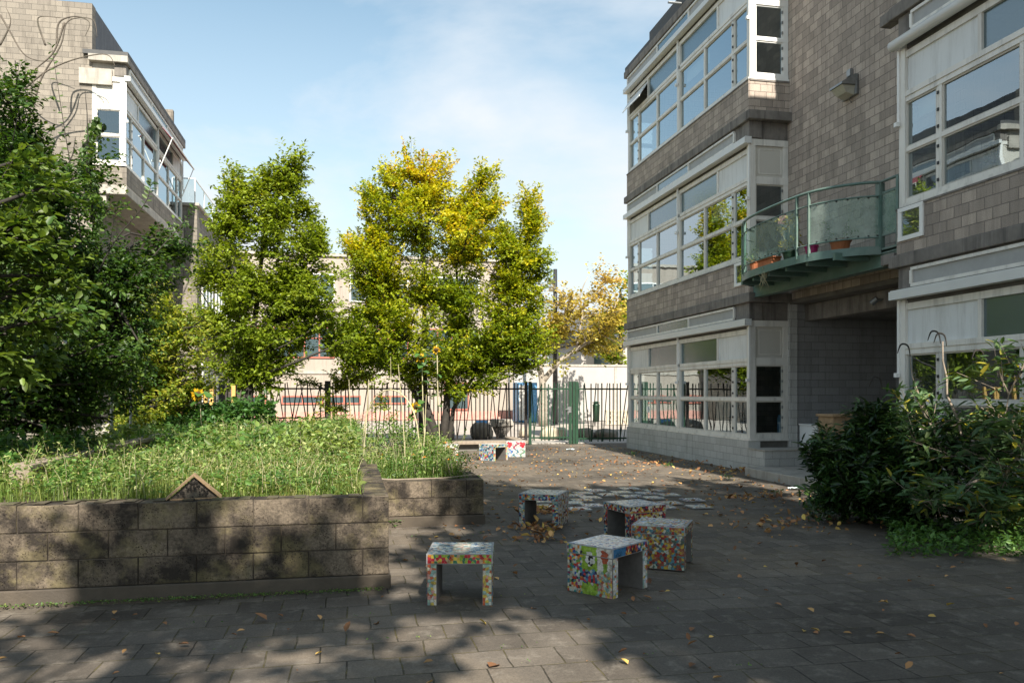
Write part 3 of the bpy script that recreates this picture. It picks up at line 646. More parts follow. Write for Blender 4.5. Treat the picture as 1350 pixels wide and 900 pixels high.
for a,b in zip(path[:-1], path[1:]):
    dn = Vector((-(b-a).y, (b-a).x, 0)).normalized()*.012
    w.add([a-dn+Vector((0,0,DZ-.09)), b-dn+Vector((0,0,DZ-.09)), b-dn+Vector((0,0,DZ+.03)), a-dn+Vector((0,0,DZ+.03)), a+dn+Vector((0,0,DZ-.09)), b+dn+Vector((0,0,DZ-.09)), b+dn+Vector((0,0,DZ+.03)), a+dn+Vector((0,0,DZ+.03))], [(0,1,2,3),(7,6,5,4),(3,2,6,7),(4,5,1,0)])
w.build('edge_band', M['green_metal'], BALC)
w = MB(); w.box((7.58,10.02,3.33),(7.60+.06,14.18,3.53)); w.box((7.56,10.021,3.325),(7.72,14.179,3.345)); w.box((7.56,10.021,3.515),(7.72,14.179,3.535)); w.build('main_beam', M['green_metal'], BALC)
for y in (10.7, 11.25, 11.8, 12.35, 12.9, 13.45):
    xs = min((p.x for p in path if abs(p.y-y) < .35), default=7.0)+.08
    w = MB().box((xs,y-.03,DZ-.14),(8.3,y+.03,DZ-.032)); w.build('joist', M['green_metal'], BALC)
w = MB().tube([p+Vector((0,0,4.56)) for p in [Vector((7.56,9.98,0))]+path], .021, 8); w.build('handrail', M['green_metal'], BALC, smooth=True)
w = MB().tube([p+Vector((0,0,4.36)) for p in path], .012, 6).tube([p+Vector((0,0,3.76)) for p in path], .012, 6); build_each(w, 'mid_rail', M['green_metal'], BALC, smooth=True)
def bpost(x,y,wd=.03): MB().box((x-wd,y-wd,DZ-.02),(x+wd,y+wd,4.55)).build('post', M['green_metal'], BALC)
for i in (0, 15, 18, 37, 41): bpost(path[i].x, path[i].y, .018)
bpost(7.575,10.42,.045); bpost(7.56,10.0,.025)
def gpanel(idx, z0=3.77, z1=4.35, inset=.0):
    w = MB()
    for i in range(idx[0], idx[1]):
        a,b = path[i],path[i+1]; w.add([a+Vector((0,0,z0)), b+Vector((0,0,z0)), b+Vector((0,0,z1)), a+Vector((0,0,z1))], [(0,1,2,3)])
    w.build('glass_panel', M['balglass'], BALC, smooth=True)
gpanel((1,15)); gpanel((18,37)); gpanel((38,46))
w = MB().box((7.57,10.04,3.80),(7.578,10.36,4.38)); w.build('glass_panel', M['balglass'], BALC)
w = MB(); [w.box((7.563,y0,z0),(7.585,y1,z1)) for y0,y1,z0,z1 in ((10.03,10.37,3.77,3.80),(10.03,10.37,4.38,4.41))]; build_each(w, 'panel_frame', M['green_metal'], BALC)
w = MB()
for i in range(1,46):
    if i % 2: w.obox(path[i]+Vector((-.012,0,4.34)), (.018,.018,.018)); w.obox(path[i]+Vector((-.012,0,3.785)), (.018,.018,.018))
build_each(w, 'clamp', M['dark_metal'], BALC)

def pot(name, label, x,y,z, r, h, m_, plant=None, cat='plant pot'):
    t = thing(name, label, cat, (x,y,z)); b = MB(); b.lathe((x,y,z), [(r*.7,0),(r,h*.85),(r*1.1,h*.86),(r*1.1,h),(r*.95,h),(r*.93,h*.9)], 18); b.build('pot', m_, t, smooth=False)
    if plant:
        n,sz,hh,lm = plant; tips = np.array([x,y,z+h+hh*.5])+rnd_dir(n)*np.array([r*1.3,r*1.3,hh*.5])
        P,D,N,H,Z,sg = sprays(tips, rnd_dir(n), .16, 10, sz, .5, .4); V,F,T = leaves_geo(P,D,N,Z,.5,H); npmesh('foliage', V,F,M[lm],t,T)
        st = MB(); [st.tube([(x,y,z+h*.85), tuple(q_)], .004, 4) for q_ in tips[::2]]; st.build('stem', M['cane'], t)
pot('flower_pot', 'large terracotta pot behind the bright glass of the balcony', 7.35,11.05,DZ, .15,.24, M['terracotta'], (14,.05,.35,'leaf_bed'))
pot('flower_pot', 'magenta plastic pot on the balcony beside the middle post', 7.05,11.35,DZ, .10,.19, M['magenta'])
pot('flower_pot', 'orange clay pot at the far end of the balcony', 6.98,12.95,DZ, .12,.20, M['terracotta'], (10,.04,.25,'leaf_bed'))
pot('flower_pot', 'tall plant in a green pot behind the far balcony glass', 7.0,11.9,DZ, .11,.2, M['fence_green'], (26,.06,.6,'leaf_plane'))
t = thing('window_box', 'orange clay planter trough on the balcony floor', 'planter', (6.97,12.5,DZ)); MB().box((6.88,12.25,DZ),(7.04,12.72,DZ+.15)).build('trough', M['terracotta'], t, bevel=.01)
MB().box((6.865,12.235,DZ+.151),(7.055,12.735,DZ+.18)).build('rim', M['terracotta'], t, bevel=.006)
t = thing('balcony_chair', 'pale green slatted chair standing on the balcony', 'chair', (7.45,12.9,DZ))
for i in range(5): MB().box((7.62,12.7+i*.09,DZ+.42),(7.64,12.75+i*.09,DZ+.85)).build('back_slat', M['green_metal'], t)
MB().box((7.25,12.68,DZ+.4),(7.64,13.12,DZ+.43)).build('seat', M['green_metal'], t)
for i,j in ((7.27,12.7),(7.27,13.08),(7.6,12.7),(7.6,13.08)): MB().box((i,j,DZ),(i+.03,j+.03,DZ+.4)).build('leg', M['green_metal'], t)
o = MB().obox((6.92,12.0,4.33), (.006,.17,.14), (.2,.15,.1)).build('card', M['pinkcard']); tag(o,'pink card fixed inside the balcony glass','card')
w = MB(); r_ = random.Random(3)
for k in range(9):
    x,y = 6.80+r_.random()*.06, 12.15+r_.random()*.4; pts = [(x+.1,y,DZ+.06)]; 
    for i in range(5): pts.append((x+r_.uniform(-.04,.04), y+r_.uniform(-.05,.05), DZ+.05-(i+1)*.07*r_.uniform(.7,1.2)))
    w.tube(pts, [.006,.005,.005,.004,.004,.002], 4)
tag(w.build('dry_trailing_stems', M['cane']), 'dry straw-coloured stems trailing over the balcony edge', 'dry plant')

# wall lamp
t = thing('wall_lamp', 'grey metal floodlight with milky lens high on the recessed block wall', 'wall lamp', (XR,12.25,6.55))
w = MB(); w.box((XR-.06,12.03,6.50),(XR-.002,12.43,6.84)); w.build('back_box', M['metal'], t, bevel=.01)
w = MB(); w.add([(XR-.06,12.03,6.84),(XR-.06,12.43,6.84),(XR-.30,12.41,6.70),(XR-.30,12.05,6.70),(XR-.06,12.03,6.66),(XR-.06,12.43,6.66),(XR-.31,12.41,6.66),(XR-.31,12.05,6.66)],[(0,1,2,3),(3,2,6,7),(1,5,6,2),(0,3,7,4),(4,7,6,5)]); w.build('hood', M['metal'], t)
w = MB(); w.add([(XR-.06,12.06,6.658),(XR-.06,12.40,6.658),(XR-.29,12.39,6.658),(XR-.29,12.07,6.658),(XR-.06,12.08,6.50),(XR-.06,12.38,6.50),(XR-.20,12.36,6.54),(XR-.20,12.10,6.54)],[(0,1,2,3),(3,2,6,7),(1,5,6,2),(0,3,7,4),(4,7,6,5)]); w.build('lens', M['lens'], t, bevel=.01)
w = MB().box((XR-.07,12.18,6.86),(XR-.003,12.28,6.98)); w.build('junction_box', M['metal'], t, bevel=.005)
w = MB().tube([(XR-.05,12.2,6.5),(XR-.05,12.21,6.44),(XR-.04,12.17,6.40)], .006, 6); w.build('cable', M['dark_metal'], t)
# passage lamp
t = thing('passage_lamp', 'small grey spotlight under the beam of the passage', 'lamp', (8.66,11.9,3.06)); MB().tube([(8.69,11.9,3.05),(8.6,11.9,3.05)], .02, 8).build('arm', M['metal'], t); MB().tube([(8.6,11.9,3.07),(8.55,11.98,3.0)], .05, 12).build('head', M['metal'], t)
# chimney-like vent tube on the roof edge
t = tag(MB().tube([(XF-.1,17.3,10.42),(XF-.42,17.3,10.42)], .028, 8).build('drain_spout', M['metal']), 'short white spout sticking out of the roof edge of the right building', 'spout')

# ---- left building
LB = thing('left_building', 'pale block building with an overhanging glazed top storey on the left', 'building', (-8,26,0))
LX, LR, LY0, LY1, LS = -5.76, -6.55, 22.6, 29.9, 7.42
PL = lambda u,d,z: (LX+d, LY0+u, z)
PLs = lambda u,d,z: (LX-u, LY0-d, z)
storey(LB, PL, LY1-LY0, LS, None, .25, LY1-LY0-.2, 'flat', M['block_pale'])
side_storey(LB, PLs, LX-LR, LS, None, M['block_pale'], 'panel')
w = MB(); bx(w,PL,-.03,LY1-LY0+.03,-.25,.05,6.9,LS-.04); w.build('spandrel', M['block_pale'], LB)
w = MB(); bx(w,PLs,.22,LX-LR,-.2,.045,6.9,LS-.04); w.build('spandrel', M['block_pale'], LB)
w = MB(); w.box((LR-.1,LY0-.1,6.66),(LX+.07,LY1+.1,6.9)); w.build('overhang_slab', M['concrete_pale'], LB, bevel=.02)
w = MB(); w.box((LX-.075,LY0-.02,LS),(LX+.02,LY0+.1,LS+2.2)); w.build('corner_post', M['paint_white'], LB)
w = MB(); w.box((-16,LY0,0),(LR,LY0+.3,11.6)); w.build('front_wall', M['block_pale'], LB)
w = MB(); w.box((LR-.25,LY0+.301,0),(LR-.002,LY1+.2,10.28)); w.build('side_wall', M['block_pale'], LB)
w = MB(); w.box((LR-.25,LY0+.301,10.281),(LR-.003,LY1+.2,11.58)); w.build('dark_cladding', M['slate'], LB)
w = MB(); w.box((-9.2,LY0-.012,0),(-9.16,LY0-.001,11.6)); w.build('expansion_joint', M['concrete_pale'], LB)
w = MB(); w.box((LR-.2,LY0-.1,LS+2.842),(LX+.1,LY1+.1,LS+2.95)); build_each(w, 'roof_edge', M['roof'], LB)
w = MB(); w.box((LR-3,LY0+.31,6.7),(LX-.3,LY1,6.95)); w.box((LR-3,LY0+.31,10.0),(LX-.26,LY1,10.2)); w.box((-16,LY0+.31,9.9),(LR-3,LY1,10.0)); build_each(w, 'room_floor', M['interior'], LB)
w = MB(); w.box((-16,LY1,0),(LX-.3,LY1+.2,11.4)); w.build('back_wall', M['block_pale'], LB)
w = MB(); w.box((LR-.05,LY0-.04,6.35),(LR+.35,LY0+.25,6.66)); w.box((LR-.3,LY0-.06,9.5),(LX-.3,LY0-.001,9.9)); build_each(w, 'concrete_beam', M['concrete_pale'], LB)
# folding-arm awnings
for k,(u0,u1) in enumerate(((3.6,5.3),)):
    t = thing('awning', 'dark red folding awning half drawn on the left building', 'awning', (LX+.15, LY0+u0, LS+2.2))
    w = MB(); a=PL(u0,.14,LS+2.22); b=PL(7.1,.14,LS+2.22); c=PL(7.1,.42,LS+1.88); d=PL(u0,.42,LS+1.88)
    w.add([a,b,c,d]+[(p[0],p[1],p[2]-.02) for p in (a,b,c,d)], [(0,1,2,3),(7,6,5,4),(0,3,7,4),(1,5,6,2),(3,2,6,7)]); w.build('cloth', M['awning_red'], t)
    w = MB(); w.tube([PL(u0-.02,.44,LS+1.88), PL(7.12,.44,LS+1.88)], .022, 8)
    w.build('front_bar', M['paint_white'], t)
    for u in (u0+.02, 7.05): MB().tube([PL(u,.43,LS+1.88), PL(u,.05,LS+.9)], .016, 8).build('arm', M['paint_white'], t)
# annex with roof terrace
AN = thing('annex_building', 'lower beige annex with a glass-railed roof terrace behind the left building', 'building', (-8,34,0))
w = MB(); w.box((-16,30.3,0),(-5.33,44,8.15)); w.build('wall', M['block_pale'], AN)
w = MB(); w.box((-16.1,30.22,8.15),(-5.25,44.05,8.26)); w.build('coping', M['concrete_pale'], AN, bevel=.02)
for y0,z0,h_ in ((31.2,4.6,1.5),(34.2,4.6,1.5),(37.2,4.6,1.5),(31.2,1.0,1.6),(34.2,1.0,1.6)):
    f = MB(); f.box((-5.33,y0,z0),(-5.27,y0+2.2,z0+.08)); f.box((-5.33,y0,z0+h_),(-5.27,y0+2.2,z0+h_+.08))
    for y in (y0,y0+.75,y0+1.45,y0+2.13): f.box((-5.33,y,z0+.08),(-5.275,y+.07,z0+h_))
    w_ = f.build('window', M['paint_white'], AN); g2 = MB().add([(-5.30,y0,z0),(-5.30,y0+2.2,z0),(-5.30,y0+2.2,z0+h_),(-5.30,y0,z0+h_)], [(0,1,2,3)]); g2.build('pane', M['glass_dark'], w_)
w = MB(); w.box((-5.33,30.6,3.3),(-3.9,36,3.42)); w.build('canopy', M['green_metal'], AN)
GR = thing('terrace_railing', 'clear glass railing on the roof of the beige annex', 'railing', (-8,31,8.26))
for a,b in (((-9.5,30.4),(-5.42,30.4)),((-5.42,30.4),(-5.42,36)),((-5.42,36),(-5.42,42))):
    MB().tube([(a[0],a[1],9.15),(b[0],b[1],9.15)], .022, 6).build('handrail', M['paint_white'], GR)
    n_ = 3
    for k in range(n_):
        p = (a[0]+(b[0]-a[0])*k/n_, a[1]+(b[1]-a[1])*k/n_); q_ = (a[0]+(b[0]-a[0])*(k+1)/n_, a[1]+(b[1]-a[1])*(k+1)/n_)
        MB().add([(p[0],p[1],8.3),(q_[0],q_[1],8.3),(q_[0],q_[1],9.13),(p[0],p[1],9.13)], [(0,1,2,3)]).build('glass_panel', M['clearglass'], GR)
        MB().box((q_[0]-.02,q_[1]-.02,8.26),(q_[0]+.02,q_[1]+.02,9.13)).build('post', M['paint_white'], GR)

# ---- pale building across the playground
PBG = thing('background_building', 'long pale building with red window frames across the playground', 'building', (0,48,0))
Y = 45.0
w = MB(); w.box((-12,Y,0),(9.6,Y+9,8.95)); w.build('wall', M['pale_render'], PBG)
w = MB(); w.box((-12.1,Y-.12,8.95),(9.7,Y+9,9.1)); w.box((-12,Y-.06,5.6),(9.6,Y-.001,5.78)); w.box((-12,Y-.06,2.55),(9.6,Y-.001,2.7)); build_each(w, 'ledge', M['concrete_pale'], PBG)
w = MB(); w.box((-12,Y-.05,.0),(9.6,Y-.001,.48)); w.build('base_band', M['pink_band'], PBG)
def rwin(x0,x1,z0,z1,n, fm='red'):
    f = MB(); f.box((x0,Y-.07,z0),(x1,Y-.02,z0+.07)); f.box((x0,Y-.07,z1-.07),(x1,Y-.02,z1)); 
    if z1-z0 > 1: f.box((x0,Y-.068,(z0+z1)/2+.2),(x1,Y-.02,(z0+z1)/2+.26))
    for k in range(n+1):
        x = x0+(x1-x0-.07)*k/n; f.box((x,Y-.066,z0+.07),(x+.07,Y-.02,z1-.07))
    w_ = f.build('window', M[fm], PBG); MB().box((x0+.02,Y-.035,z0+.02),(x1-.02,Y-.012,z1-.02)).build('pane', M['glass_dark'], w_)
for x in (-8,-4,0,4): rwin(x, x+3.2, 3.4, 5.1, 4); rwin(x, x+3.2, 6.5, 8.0, 4, 'paint_white')
rwin(-6.8,-4.4,.9,1.36,2); rwin(-3.6,-1.4,.9,1.36,2); rwin(-1.2,.6,.9,1.36,2); rwin(1.3,3.1,.9,1.36,2); rwin(5.2,6.6,.55,2.1,2)
RW = thing('grey_boundary_wall', 'pale grey rendered wall at the far side of the playground', 'wall', (16,42,0))
w = MB(); w.box((8.6,42,0),(26,42.25,2.95)); w.build('wall_panel', M['grey_render'], RW); w = MB(); w.box((8.5,41.96,2.951),(26,42.3,3.05)); w.build('coping', M['concrete_pale'], RW)
for x in (11.3,14.2,17.1): MB().box((x,41.95,0),(x+.12,41.999,2.9)).build('pilaster', M['concrete_pale'], RW)
HB_ = thing('far_house', 'grey-brown gabled house rising beyond the far wall', 'house', (22,60,0))
w = MB(); w.box((17,58,0),(32,68,5.2)); w.build('wall', M['grey_render'], HB_)
w = MB(); w.add([(16.7,57.7,5.2),(32.3,57.7,5.2),(32.3,68.3,5.2),(16.7,68.3,5.2),(16.7,63,8.0),(32.3,63,8.0)],[(0,1,5,4),(2,3,4,5),(0,4,3),(1,2,5)]); w.build('roof', M['roof'], HB_)
for x in (18,21,24,27): MB().box((x,57.95,2.6),(x+1.1,57.999,4.2)).build('window', M['glass_dark'], HB_)
t = thing('blue_cabin', 'blue slatted cabin against the far wall', 'cabin', (9.2,41,0)); x0 = atY(680,520,41).x; x1 = atY(706,520,41).x
MB().box((x0,40.6,0),(x1,41.8,2.05)).build('body', M['blue'], t, bevel=.02); MB().box((x0+.08,40.56,.1),((x0+x1)/2-.02,40.598,1.9)).build('door', M['paint'], t); MB().box(((x0+x1)/2+.02,40.56,.1),(x1-.08,40.598,1.9)).build('door', M['blue'], t)

# ================================================================== FENCE AND GATE
FY = 23.0
def fence(x0, x1, z0, name, label, m_, seed, cat='fence', step=.112):
    t = thing(name, label, cat, ((x0+x1)/2, FY, 0)); r_ = random.Random(seed)
    for x in (x0+.04, x1-.04): MB().box((x-.04,FY-.04,0),(x+.04,FY+.04,1.84)).build('post', m_, t)
    for z in (z0+.07, 1.60): MB().box((x0+.08,FY-.012,z),(x1-.08,FY+.012,z+.045)).build('rail', m_, t)
    w = MB(); x = x0+.14
    while x < x1-.1:
        a = r_.choice([0,0,0,0,0,.0,.07,-.08,.13,-.04]) ; ww = r_.choice([.014,.015,.017])
        if abs(a) < .01: w.box((x-ww,FY-.036,z0),(x+ww,FY-.014,1.78+r_.uniform(-.03,.03)))
        else: w.tube([(x-a,FY+.025,z0),(x+a,FY+.025,1.80)], ww, 5)
        x += step*r_.uniform(.85,1.15)
    build_each(w, 'bar', m_, t); return t
fence(-6.6,-3.4,.72,'metal_fence','brown-black bar fence section farthest left behind the dark green shrub',M['fence_dark'],1)
fence(-3.4,-.6,.72,'metal_fence','brown-black bar fence section on the low concrete wall, left of the yellow tree',M['fence_dark'],2)
fence(-.6,2.0,.10,'metal_fence','brown-black bar fence section directly left of the multi-stemmed tree trunk',M['fence_dark'],3)
fence(2.0,5.1,.06,'metal_fence','brown-black bar fence section behind the low planter and the mosaic stools',M['fence_dark'],4)
G = fence(5.14,6.44,.10,'metal_gate','green bar gate leaf beside the thick green post',M['fence_green'],5,'gate')
MB().box((6.30,FY-.06,.92),(6.42,FY+.06,1.10)).build('lock_case', M['metal'], G); MB().tube([(6.33,FY-.06,1.03),(6.33,FY-.11,1.03),(6.22,FY-.11,1.03)], .01, 6).build('handle', M['metal'], G)
fence(6.56,9.2,.06,'metal_fence','green bar fence section between the gate and the right building',M['fence_green'],6)
gp = thing('gate_post', 'thick green square gate post', 'post', (6.5,FY-.02,0)); MB().box((6.46,FY-.07,0),(6.54,FY+.02,1.82)).build('shaft', M['fence_green'], gp, bevel=.005); MB().box((6.455,FY-.075,1.821),(6.545,FY+.025,1.84)).build('cap', M['fence_green'], gp)
o = MB().box((-6.6,22.75,0),(-.3,23.1,.70)).build('low_wall', M['concrete_pale'], bevel=.015); tag(o,'low pale concrete wall carrying the left part of the bar fence','wall')

# ================================================================== LAMP POST
bp = at(732,558,38); lt_ = thing('lamp_post', 'tall dark lamp post with floodlights near its top behind the gate', 'lamp post', (bp.x,bp.y,0))
MB().tube([(bp.x,bp.y,0),(bp.x,bp.y,7.35)], [.125,.095], 12).build('pole', M['dark_metal'], lt_, smooth=True)
MB().lathe((bp.x,bp.y,0), [(.2,0),(.2,.03),(.12,.05)], 12).build('base_plate', M['dark_metal'], lt_)
for dx,z in ((-.25,6.75),(-.18,6.4),(.3,6.0),(.28,5.7)):
    h = MB().obox((bp.x+dx,bp.y-.12,z), (.30,.16,.24), (.5,.2,0)).build('floodlight', M['metal'], lt_, bevel=.03)
    MB().tube([(bp.x+dx-.06,bp.y-.20,z-.06),(bp.x+dx-.06,bp.y-.225,z-.08)], .09, 12).build('lens', M['lens'], h)
    MB().tube([(bp.x,bp.y,z),(bp.x+dx,bp.y-.05,z)], .02, 6).build('bracket', M['metal'], h)

# ================================================================== PLAYGROUND THINGS
def rock(label, px0, px1, py0, py1, t_, m_, seed, depth=.5, cat='boulder', flat=False, extra=None):
    a = at(px0, py1, t_); b = at(px1, py1, t_); h = (py1-py0)*t_/FPX; c = (a+b)/2; wd = (b-a).length; r_ = random.Random(seed)
    import bmesh
    bm = bmesh.new(); bmesh.ops.create_icosphere(bm, subdivisions=3, radius=1)
    import mathutils.noise as mn
    for v in bm.verts:
        p = v.co.copy(); n_ = 1+.18*mn.noise(p*1.3+Vector((seed*3.1,0,0)))+.07*mn.noise(p*3.5+Vector((0,seed,0)))
        e = .62 if flat else .85
        q_ = Vector([math.copysign(abs(x)**e, x) for x in p])*n_
        v.co = Vector((q_.x*wd/2, q_.y*depth, max(q_.z,-.6)*h*.62+h*.37))
    me = bpy.data.meshes.new('boulder'); bm.to_mesh(me); bm.free(); me.materials.append(m_)
    for p in me.polygons: p.use_smooth = True
    o = bpy.data.objects.new('boulder', me); C.objects.link(o); o.location = (c.x, c.y, 0); o.rotation_euler = (0,0,-YAW); tag(o, label, cat); return o
rock('rounded grey boulder seen through the fence left of the yellow tree trunk', 577,600,556,578,27,M['rock'],1)
rk = rock('dark boulder with a blue painted top behind the bar fence', 620,650,557,578,27,M['rock'],2)
o = MB().obox((0,-.12,.50),(.42,.3,.06),(.5,0,.1)).build('paint_patch', M['blue'], None, bevel=.02); o.parent = rk
rock('pale flat-topped stone block behind the green gate', 712,748,563,578,27,M['rock_pale'],3,flat=True)
rock('brown squarish boulder to the right of the gate post', 760,783,564,577,27,M['rock'],4,flat=True)
rock('low domed brown boulder nearest the right building', 783,814,565,577,27,M['rock'],5)
rock('small pale stone between the concrete seat and the gate', 684,700,566,578,28,M['rock_pale'],6)
a = at(648,577,27.5); t = thing('concrete_seat', 'pale slanted concrete seat block behind the fence', 'concrete seat', (a.x,a.y,0), -YAW)
w = MB(); w.local = True; w.add([(-.02,-.3,.35),(.78,-.3,.40),(.78,.3,.40),(-.02,.3,.35),(-.02,-.3,.62),(.70,-.3,.60),(.70,.3,.60),(-.02,.3,.62)],[(3,2,1,0),(4,5,6,7),(0,1,5,4),(1,2,6,5),(2,3,7,6),(3,0,4,7)]); w.build('seat', M['concrete_pale'], t, bevel=.02)
w = MB(); w.local = True; w.add([(.18,-.25,0),(.45,-.25,0),(.45,.25,0),(.18,.25,0),(0.02,-.25,.37),(.74,-.25,.39),(.74,.25,.39),(.02,.25,.37)],[(3,2,1,0),(4,5,6,7),(0,1,5,4),(1,2,6,5),(2,3,7,6),(3,0,4,7)]); w.build('pedestal', M['concrete_dark'], t)
a = at(786,560,37); t = thing('litter_bin', 'dark green litter bin on a post beyond the fence', 'litter bin', (a.x,a.y,0)); MB().lathe((a.x,a.y,.18), [(.14,0),(.17,.75),(.18,.78),(.10,.86)], 14).build('body', M['fence_green'], t, smooth=True)
MB().tube([(a.x,a.y+.2,0),(a.x,a.y+.2,1.1)], .03, 8).build('post', M['dark_metal'], t); MB().lathe((a.x,a.y,1.041), [(.17,0),(.19,.03),(.02,.09)], 14).build('lid', M['fence_green'], t)
a = atY(799,558,36.5); b = atY(832,558,36.5); t = thing('honeycomb_wall', 'low perforated concrete block wall beyond the fence at the right', 'wall', (a.x,a.y,0))
w = MB(); n_ = 6; st = (b.x-a.x+.8)/n_
for i in range(n_):
    for j in range(3):
        x = a.x+i*st; z = j*.21
        w.box((x,36.45,z),(x+st*.96,36.55,z+.05)); w.box((x,36.452,z+.05),(x+st*.3,36.548,z+.20)); w.box((x+st*.66,36.452,z+.05),(x+st*.96,36.548,z+.20))
w.build('pierced_blocks', M['rock_pale'], t); MB().box((a.x,36.43,.63),(b.x+.8,36.57,.69)).build('coping', M['rock_pale'], t)

# ================================================================== RAISED BEDS
BH = .71
def blockwall(name, parent, x0, x1, y0, y1, z0, ztop, seed, along='x', L_=.4, Hc=.2):
    rr = random.Random(seed); w = MB(); z1 = ztop; row = 0; n0 = x0 if along == 'x' else y0; n1 = x1 if along == 'x' else y1
    while z1 > z0+.02:
        zb = max(z0, z1-Hc); p = n1+(0 if row % 2 else .2)
        while p > n0:
            a = max(n0, p-L_); q_ = min(p, n1); j = rr.uniform(-.004,.004); dz = rr.uniform(-.004,.003) if row == 0 else 0
            if q_-a > .03:
                if along == 'x': w.box((a+.0022,y0+j,zb+.002),(q_-.0022,y1,z1-.002+dz))
                else: w.box((x0,a+.0022,zb+.002),(x1+j,q_-.0022,z1-.002+dz))
            p -= L_
        z1 -= Hc; row += 1
    if along == 'x': w.box((x0+.01,y0+.012,z0),(x1-.012,y1-.005,ztop-.01),1)
    else: w.box((x0+.005,y0+.01,z0),(x1-.012,y1-.01,ztop-.01),1)
    return w.build(name, [M['block_bed'], M['joint']], parent, bevel=.007)
bed = thing('raised_bed', 'long raised garden bed of stained hollow concrete blocks in the left foreground', 'raised bed', (-3,6.3,0))
blockwall('front_wall', bed, -9, .297, 6.25, 6.45, .11, BH, 1)
blockwall('side_wall', bed, .097, .294, 6.453, 9.1, .11, BH, 2, 'y')
w = MB(); w.box((-9,6.235,-.05),(.31,6.44,.108)); w.box((.1,6.44,-.05),(.308,9.3,.107)); build_each(w, 'footing', M['footing'], bed, bevel=.008)
w = MB(); r_ = random.Random(5)
x = .29
while x > -8.6:                                    # rims between the open cells of the top course
    w.box((x-.10,6.27,BH+.001),(x-.02,6.40+r_.random()*.03,BH+.005)); x -= .2
w.build('block_rim', M['soil'], bed)
bed2 = thing('raised_bed', 'smaller raised bed of concrete blocks with marigolds behind the first', 'raised bed', (1,9.2,0))
blockwall('front_wall', bed2, .3, 1.51, 9.12, 9.32, .11, .512, 3)
blockwall('step_wall', bed2, -.2, .297, 9.14, 9.32, .11, .60, 5)
blockwall('side_wall', bed2, 1.31, 1.507, 9.323, 12.9, .11, .511, 4, 'y')
w = MB(); w.box((.31,12.9,.11),(1.508,13.1,.51)); w.build('back_wall', M['block_bed'], bed2, bevel=.008)
w = MB(); w.box((.31,9.10,-.05),(1.525,9.31,.108)); w.box((1.32,9.31,-.05),(1.523,13.1,.107)); build_each(w, 'footing', M['footing'], bed2, bevel=.008)
w = MB(); w.tube([(-.1,9.2,.56),(.5,9.15,.525),(1.05,9.18,.53),(1.4,9.26,.55)], [.008,.009,.007,.004], 6); w.build('edge_cane', M['wood_grey'], bed2)
def gz(x,y):
    f = min(1, max(0, (y-6.4)/14)); return .66+.05*math.sin(x*1.3+y*.7)+.03*math.sin(y*2.1-x)-.28*f
w = MB(); nx,ny = 60,70
for j in range(ny+1):
    for i in range(nx+1):
        x = -9+9.2*i/nx; y = 6.42+16.4*j/ny; w.v.append((x,y,gz(x,y)))
for j in range(ny):
    for i in range(nx): a = j*(nx+1)+i; w.f.append((a,a+1,a+nx+2,a+nx+1)); w.m.append(0); w.c.append(None)
tag(w.build('garden_soil', M['soil'], smooth=True), kind='structure')
w = MB().add([(.2,9.3,.46),(1.32,9.3,.46),(1.32,12.95,.46),(.2,12.95,.46)],[(0,1,2,3)]); tag(w.build('garden_soil', M['soil']), kind='structure')
w = MB(); w.box((.1,13.1,-.05),(.3,22.7,.36)); tag(w.build('garden_kerb', M['concrete'], bevel=.01), 'low concrete kerb along the back of the garden by the path', 'kerb')
# openwork kerb
t = thing('openwork_kerb', 'low kerb of pierced concrete blocks running back along the hedge', 'kerb', (-2.8,10,.6))
w = MB(); y = 7.6
while y < 13.2:
    w.box((-2.86,y,.56),(-2.70,y+.055,.84)); y += .12
w.build('uprights', M['wood_grey'], t); MB().box((-2.88,7.6,.84),(-2.68,13.2,.885)).build('cap', M['wood_grey'], t, bevel=.006)
# tree planter
pb = thing('tree_planter', 'low concrete planter box around the multi-stemmed tree', 'planter', (3.2,21.6,0))
w = MB(); w.box((1.95,20.6,.17),(4.6,20.95,.25)); w.box((1.95,20.95,.17),(2.2,22.6,.25)); w.box((4.35,20.95,.17),(4.6,22.6,.25)); build_each(w, 'slab_edge', M['wood_grey'], pb, bevel=.01)
w = MB(); w.box((2.1,20.75,-.05),(4.45,22.6,.168)); w.build('box', M['concrete_dark'], pb)

# ================================================================== MOSAIC STOOLS
def clip(poly, a, b, c):
    out = []; n_ = len(poly)
    for i in range(n_):
        p, q_ = poly[i], poly[(i+1)%n_]; dp = a*p[0]+b*p[1]-c; dq = a*q_[0]+b*q_[1]-c
        if dp <= 0: out.append(p)
        if dp*dq < 0: t_ = dp/(dp-dq); out.append((p[0]+(q_[0]-p[0])*t_, p[1]+(q_[1]-p[1])*t_))
    return out
def voronoi(w_, h_, size, r_):
    nx = max(1, round(w_/size)); ny = max(1, round(h_/size)); st = []
    for i in range(nx):
        for j in range(ny): st.append(((i+.5+r_.uniform(-.46,.46))*w_/nx, (j+.5+r_.uniform(-.46,.46))*h_/ny, r_.uniform(0,.15*size*size)))
    res = []
    for i,(x,y,k) in enumerate(st):
        nb = sorted(range(len(st)), key=lambda j: (st[j][0]-x)**2+(st[j][1]-y)**2)[1:20]; poly = [(0,0),(w_,0),(w_,h_),(0,h_)]
        for j in nb:
            X_,Y_,K_ = st[j]; a,b = 2*(X_-x), 2*(Y_-y); c = X_*X_+Y_*Y_-x*x-y*y+(k-K_); poly = clip(poly, a, b, c)
            if len(poly) < 3: break
        if len(poly) >= 3:
            cx = sum(p[0] for p in poly)/len(poly); cy = sum(p[1] for p in poly)/len(poly)
            s_ = 1-.045-.045*r_.random(); res.append(((cx,cy), [(cx+(p[0]-cx)*s_, cy+(p[1]-cy)*s_) for p in poly]))
    return res
